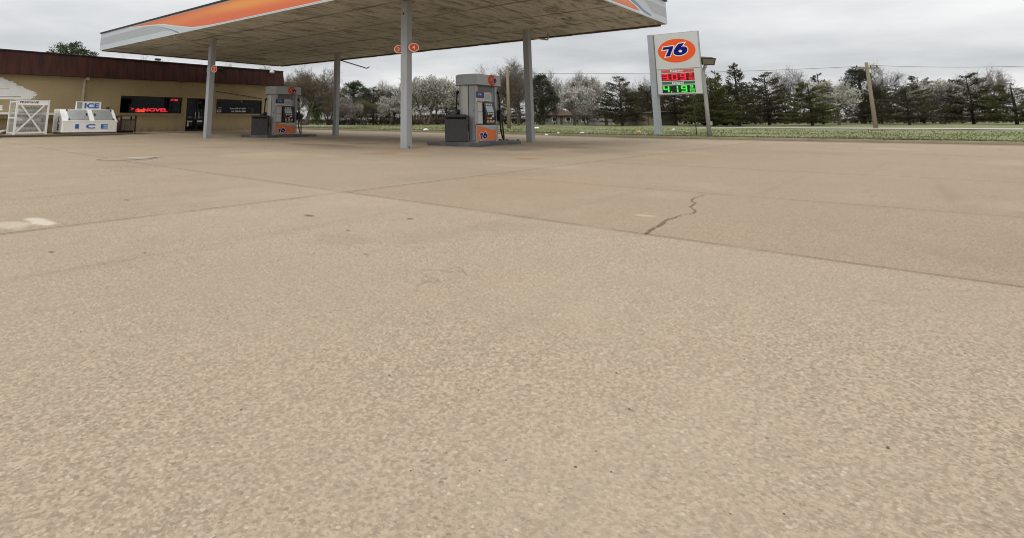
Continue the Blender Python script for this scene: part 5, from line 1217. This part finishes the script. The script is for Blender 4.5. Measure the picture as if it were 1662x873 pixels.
KIND = {
 'bare1': broadleaf(1, 8, 1, .22, 1., 'twig', upright=.16, twn=5, tw_len=1.0), 'bare2': broadleaf(2, 8, 2, .24, 1.2, 'twig', upright=.10, twn=5, tw_len=.95), 'bare3': broadleaf(31, 8, 1, .18, .7, 'twig', upright=.26, twn=4, tw_len=1.0),
 'bud1': broadleaf(4, 8, 3, .24, 1.6, 'twig_b', 'twig_b', 5200, .05, .07, twn=9, tw_len=.8), 'bud2': broadleaf(5, 8, 2, .2, 1.1, 'twig_y', 'twig_y', 4200, .06, .16),
 'blos1': broadleaf(6, 6, 2, .2, 1.4, 'twig', 'blossom', 12500, .072, .09, twn=7, tw_len=.6), 'blos2': broadleaf(7, 6, 1, .17, 1.2, 'twig', 'blossom', 15000, .072, .12, twn=7, tw_len=.55), 'blos3': broadleaf(8, 5, 3, .14, 1.5, 'twig', 'blossom_p', 8000, .068, .08, twn=6, tw_len=.5),
 'cedar1': cedar(9, 7, 2.3, 'cedar', 150, 125, .46), 'cedar2': cedar(10, 7, 2.7, 'cedar', 140, 125, .40, .10), 'cedar3': cedar(12, 7, 2.0, 'cedar_y', 150, 120, .42), 'cedar4': cedar(13, 8, 1.5, 'cedar', 130, 70, .8),
 'pine1': pine(14, 8, 2.6), 'pine2': pine(15, 7, 2.0, 'pine_d', .12, 150, 90, .46), 'pine3': pine(16, 7, 2.0, 'pine', .15, 130, 90, .42),
 'shrub1': shrub(17), 'shrub2': shrub(18, 2., 1.3, 'brush_g', 2600),
}
NAMES = {'bare': 'bare_tree', 'bud': 'budding_tree', 'blos': 'blossom_tree', 'cedar': 'cedar_tree', 'pine': 'pine_tree', 'shrub': 'shrub'}
GRP = {'bare': 'bare trees behind the verge', 'bud': 'budding trees behind the verge', 'blos': 'white blossom trees behind the verge', 'cedar': 'dark cedars behind the verge', 'pine': 'pines behind the verge', 'shrub': 'shrubs along the tree line'}
def tree(kind, x, Y, ytop, label, wpx=None, rot=None):
    (tm, cm), Hk, rk = KIND[kind]; b = base_at(x, Y); h = PD(x, ytop, Y).z - b.z; s = h/Hk
    sx = s*1.25 if wpx is None else (wpx/2*Y/math.hypot(F, 168))/rk
    base = kind.rstrip('0123456789'); t = thing(NAMES[base], label, 'shrub' if base == 'shrub' else 'tree', b, GRP[base])
    t.scale = (sx, sx, s); t.rotation_euler.z = rot if rot is not None else (x*1.7) % 6.28
    for me, nm in ((tm, 'trunk'), (cm, 'crown')):
        o = bpy.data.objects.new(nm, me); COL.objects.link(o); o.parent = t
T = [
 ('pine1', 104, 62, 66, 'round green pine crown rising over the left end of the shop roof', 92),
 ('bare2', 190, 66, 84, 'bare tree tops showing just below the left tip of the canopy', 60), ('bare1', 226, 70, 82, 'bare branches over the shop roof right of the canopy tip', 60), ('bare3', 245, 64, 90, 'thin bare tree over the roof beside the small roof lamp', 50),
 ('bud1', 312, 66, 97, 'budding tree top over the roof left of the shop-front column', 70), ('bud2', 362, 70, 97, 'budding tree top over the roof right of the shop-front column', 80), ('bud1', 415, 72, 98, 'wide budding crown over the right end of the roof', 90),
 ('bud1', 494, 52, 100, 'large brown-budded tree just right of the shop', 120), ('bud2', 468, 60, 112, 'budding tree directly behind the far pump header', 70),
 ('blos3', 533, 56, 142, 'loose blossom tree left of the second canopy column', 60), ('shrub1', 517, 52, 158, 'bright spring-green shrub right of the far pump', 26),
 ('pine3', 572, 62, 130, 'dark green pine right of the second canopy column', 66), ('blos3', 566, 54, 158, 'low ragged blossom tree in front of the dark green pine', 44), ('bare2', 610, 62, 133, 'grey bare tree between dark pine and nearest column', 66), ('bare1', 640, 66, 124, 'tall bare tree partly behind the nearest column', 60), ('cedar2', 606, 58, 140, 'dull grey-green cedar left of the nearest column', 60), ('blos2', 634, 55, 154, 'small white blossom tree at the left of the nearest column', 44), ('bud2', 592, 56, 158, 'low budding tree under the dark pine', 50), ('cedar2', 640, 60, 146, 'dark cedar close left of the nearest column', 44),
 ('blos1', 692, 54, 119, 'big white blossom tree left of the near pump', 88), ('blos2', 726, 60, 128, 'white blossom tree directly behind the near pump', 60), ('bare2', 672, 66, 122, 'bare tree directly right of the nearest column', 50),
 ('bare1', 826, 50, 92, 'tall bare tree behind the utility pole', 92), ('bare3', 800, 60, 98, 'slim bare tree left of the utility pole', 60), ('bare2', 846, 60, 105, 'bare tree left of the right canopy column', 60), ('cedar2', 826, 60, 165, 'low dark cedar at the foot of the utility pole', 56), 
 ('pine2', 880, 54, 118, 'dull dark pine right of the right canopy column', 50), ('bare3', 903, 60, 106, 'slim bare tree right of the dull pine', 46), ('bare1', 926, 66, 112, 'bare tree over the rusty roof', 60), ('bud2', 944, 64, 114, 'yellow-budded tree above the white blossom', 64), ('bare1', 884, 70, 98, 'tall pale bare tree behind the dull pine', 60),
 ('blos2', 932, 53, 138, 'full white blossom tree before the rusty roofed house', 60), ('blos1', 962, 58, 128, 'taller blossom tree right of the fullest blossom tree', 56), ('blos3', 952, 52, 166, 'pinkish low blossom tree before the houses', 46),
 ('cedar1', 1010, 50, 124, 'tall dark cedar left of the sign post', 74), ('bare3', 1026, 60, 117, 'bare tree behind the right side of the tall cedar', 60), ('bare2', 1050, 62, 118, 'bare tree touching the sign post on its left', 40),
 ('cedar2', 1054, 54, 138, 'dark cedar behind the sign post', 60), ('cedar2', 1098, 50, 138, 'broad dark cedar under the price sign', 84),
 ('cedar2', 1078, 58, 146, 'dark cedar filling the gap below the left half of the price sign', 70), ('cedar1', 1122, 58, 130, 'dark cedar below the lower right corner of the price sign', 60), ('cedar2', 1184, 54, 138, 'low broad cedar between lamp post and narrow cedar', 60), ('cedar2', 1036, 60, 148, 'low dark cedar between tall cedar and sign post', 50), ('bare1', 808, 54, 93, 'tall spreading bare tree just left of the utility pole', 84), ('bare2', 842, 54, 96, 'forked bare tree just right of the utility pole', 70), ('blos1', 706, 60, 126, 'second white blossom tree close behind the big one', 80), ('cedar2', 752, 62, 150, 'dark cedar hidden behind the near pump', 70), ('cedar2', 1226, 56, 132, 'dark cedar just right of the tall narrow cedar', 70), ('cedar4', 1336, 54, 118, 'narrow cedar on the right-hand tree line left of the white blossom', 44), ('cedar1', 1500, 56, 122, 'dark cedar close left of the right-hand white blossom', 70), ('cedar2', 1432, 54, 140, 'low cedar at the foot of the cross-arm pole', 64),
 ('cedar3', 1158, 46, 124, 'yellow-green cedar behind the lamp post', 78), ('cedar1', 1142, 54, 116, 'dark cedar top between sign and lamp head', 60), ('cedar4', 1168, 56, 114, 'narrow dark cedar right behind the lamp post', 40), ('cedar4', 1200, 47, 101, 'tall narrow cedar right of the lamp post', 56),
 ('cedar1', 1248, 50, 116, 'cedar at the left of the right-hand tree line', 74), ('bare2', 1286, 60, 100, 'bare tree between the right-hand cedars', 70), ('cedar3', 1318, 46, 132, 'yellow-green cedar on the right-hand tree line', 74), ('blos2', 1362, 50, 128, 'white blossom tree left of the cross-arm pole', 72), ('pine2', 1402, 56, 108, 'dull pine behind the cross-arm pole', 64),
 ('bare1', 1446, 58, 98, 'bare tree right of the cross-arm pole', 78), ('cedar2', 1476, 48, 136, 'broad cedar right of the cross-arm pole', 84), ('blos1', 1530, 52, 126, 'white blossom tree near the right end of the tree line', 84), ('cedar1', 1580, 50, 118, 'dark cedar near the right end of the tree line', 80), ('bare2', 1618, 56, 100, 'bare tree near the right end of the tree line', 80), ('cedar3', 1650, 46, 134, 'yellow-green cedar at the very end of the tree line', 80),
]
for a in T: tree(*a)
# undergrowth and the far wood: uncountable masses
mb = MB(); rg = random.Random(21)
for i in range(46000):
    x = rg.uniform(446, 1720); Y = rg.uniform(50 if x > 880 else 54, 66) if i % 3 else rg.uniform(56, 80); dens = .5+.5*math.sin(x*.05)+.4*math.sin(x*.021+1)
    if rg.random() > .45+.4*dens: continue
    if 886 < x < 1000 and Y < 64 and rg.random() < .78: continue
    if 1030 < x < 1100 and Y < 56 and rg.random() < .80: continue
    b = base_at(x, Y); h = (.35+.75*dens)*(rg.random()**1.3)*(1.5 if x < 590 else 1.1)
    if i % 3 == 0: h = .45*rg.random(); c = b+UZ*h
    if rg.random() < .5:
        d = (UZ+rv(rg)*.7).normalized(); w = rv(rg).cross(d).normalized()*.014; l = rg.uniform(.25, .8); mb.add([c-w-UZ*.2, c+w-UZ*.2, c+d*l-UZ*.2], [(0, 1, 2)], 'brush_b')
    else: quad(mb, c, rg.uniform(.05, .13), rg, 'brush_b' if rg.random() < (.75 if x < 590 else .45) else 'brush_g', 1.2)
mb.build('undergrowth', kind='stuff', label='tangled brown and green undergrowth below the trees', cat='undergrowth')
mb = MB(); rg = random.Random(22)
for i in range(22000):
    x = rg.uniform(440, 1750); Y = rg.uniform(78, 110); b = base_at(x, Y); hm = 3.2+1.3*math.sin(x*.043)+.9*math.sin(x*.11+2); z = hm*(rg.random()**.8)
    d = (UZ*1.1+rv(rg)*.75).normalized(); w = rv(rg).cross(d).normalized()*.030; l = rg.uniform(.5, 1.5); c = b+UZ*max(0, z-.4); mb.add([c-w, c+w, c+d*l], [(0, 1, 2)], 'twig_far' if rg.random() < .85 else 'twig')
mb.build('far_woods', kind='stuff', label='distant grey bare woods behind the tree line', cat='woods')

# ------------------------------------------------------------------ sky, sun, camera
w = bpy.data.worlds.new('World'); sc.world = w; w.use_nodes = True; nt = w.node_tree; nt.nodes.clear()
sd_ = Vector((-.95, -.22, .95)).normalized(); el = math.asin(sd_.z); rot = math.atan2(sd_.x, sd_.y)
N = nt.nodes.new
sky = N('ShaderNodeTexSky'); sky.sky_type = 'NISHITA'; sky.sun_disc = False; sky.sun_elevation = el; sky.sun_rotation = rot; sky.air_density = 1.; sky.dust_density = 3.
bg1 = N('ShaderNodeBackground'); bg1.inputs[1].default_value = .10; nt.links.new(sky.outputs[0], bg1.inputs[0])
tc = N('ShaderNodeTexCoord'); sep = N('ShaderNodeSeparateXYZ'); nt.links.new(tc.outputs['Generated'], sep.inputs[0])
def wm(op, a, b=0.):
    o = N('ShaderNodeMath'); o.operation = op
    for i, q in enumerate((a, b)):
        if isinstance(q, (int, float)): o.inputs[i].default_value = q
        else: nt.links.new(q, o.inputs[i])
    return o.outputs[0]
zz = wm('MAXIMUM', sep.outputs[2], 0.)
dn = wm('ADD', zz, .10); cb = N('ShaderNodeCombineXYZ'); nt.links.new(wm('DIVIDE', sep.outputs[0], dn), cb.inputs[0]); nt.links.new(wm('DIVIDE', sep.outputs[1], dn), cb.inputs[1])
n1 = N('ShaderNodeTexNoise'); n1.inputs['Scale'].default_value = .42; n1.inputs['Detail'].default_value = 6.; n1.inputs['Roughness'].default_value = .52; nt.links.new(cb.outputs[0], n1.inputs['Vector'])
n2 = N('ShaderNodeTexNoise'); n2.inputs['Scale'].default_value = .16; n2.inputs['Detail'].default_value = 4.; nt.links.new(cb.outputs[0], n2.inputs['Vector'])
cl = wm('ADD', wm('MULTIPLY', n1.outputs[0], .65), wm('MULTIPLY', n2.outputs[0], .35))
rp = N('ShaderNodeValToRGB'); e = rp.color_ramp.elements; e[0].position = .40; e[0].color = (.505, .525, .545, 1); e[1].position = .60; e[1].color = (.86, .86, .855, 1); nt.links.new(cl, rp.inputs[0])
mulc = N('ShaderNodeMix'); mulc.data_type = 'RGBA'; mulc.blend_type = 'MULTIPLY'; mulc.inputs[0].default_value = 1.; nt.links.new(rp.outputs[0], mulc.inputs[6])
gain = wm('ADD', 1.12, wm('MULTIPLY', wm('MAXIMUM', wm('SUBTRACT', zz, .12), 0.), .95)); g3 = N('ShaderNodeCombineColor')
for i in range(3): nt.links.new(gain, g3.inputs[i])
nt.links.new(g3.outputs[0], mulc.inputs[7])
bg2 = N('ShaderNodeBackground'); bg2.inputs[1].default_value = 1.0; nt.links.new(mulc.outputs[2], bg2.inputs[0])
ms = N('ShaderNodeMixShader'); ms.inputs[0].default_value = .93; nt.links.new(bg1.outputs[0], ms.inputs[1]); nt.links.new(bg2.outputs[0], ms.inputs[2])
wo = N('ShaderNodeOutputWorld'); nt.links.new(ms.outputs[0], wo.inputs[0])
ld = bpy.data.lights.new('sun', 'SUN'); ld.energy = 1.3; ld.angle = R(25); ld.color = (1., .965, .91)
lo_ = bpy.data.objects.new('sun', ld); COL.objects.link(lo_); lo_.rotation_euler = (-sd_).to_track_quat('-Z', 'Y').to_euler(); lo_.location = (0, 0, 30)

cd = bpy.data.cameras.new('camera'); co = bpy.data.objects.new('camera', cd); COL.objects.link(co); sc.camera = co
cd.sensor_fit = 'HORIZONTAL'; cd.sensor_width = 36.; cd.lens = 36.*F/IW; cd.shift_x = (IW/2-PX)/IW; cd.shift_y = -(IH/2-PY)/IW
cd.clip_start = .05; cd.clip_end = 3000.
m = Matrix((RT, UP, -FW)).transposed().to_4x4(); m.translation = CAM; co.matrix_world = m
sc.view_settings.view_transform = 'Standard'; sc.view_settings.look = 'None'; sc.view_settings.exposure = 0.; sc.view_settings.gamma = 1.
sc.render.film_transparent = False
try:
    sc.cycles.use_denoising = True; sc.cycles.filter_width = 1.0; sc.cycles.pixel_filter_type = 'BLACKMAN_HARRIS'; sc.cycles.max_bounces = 8; sc.cycles.transparent_max_bounces = 16
except Exception: pass
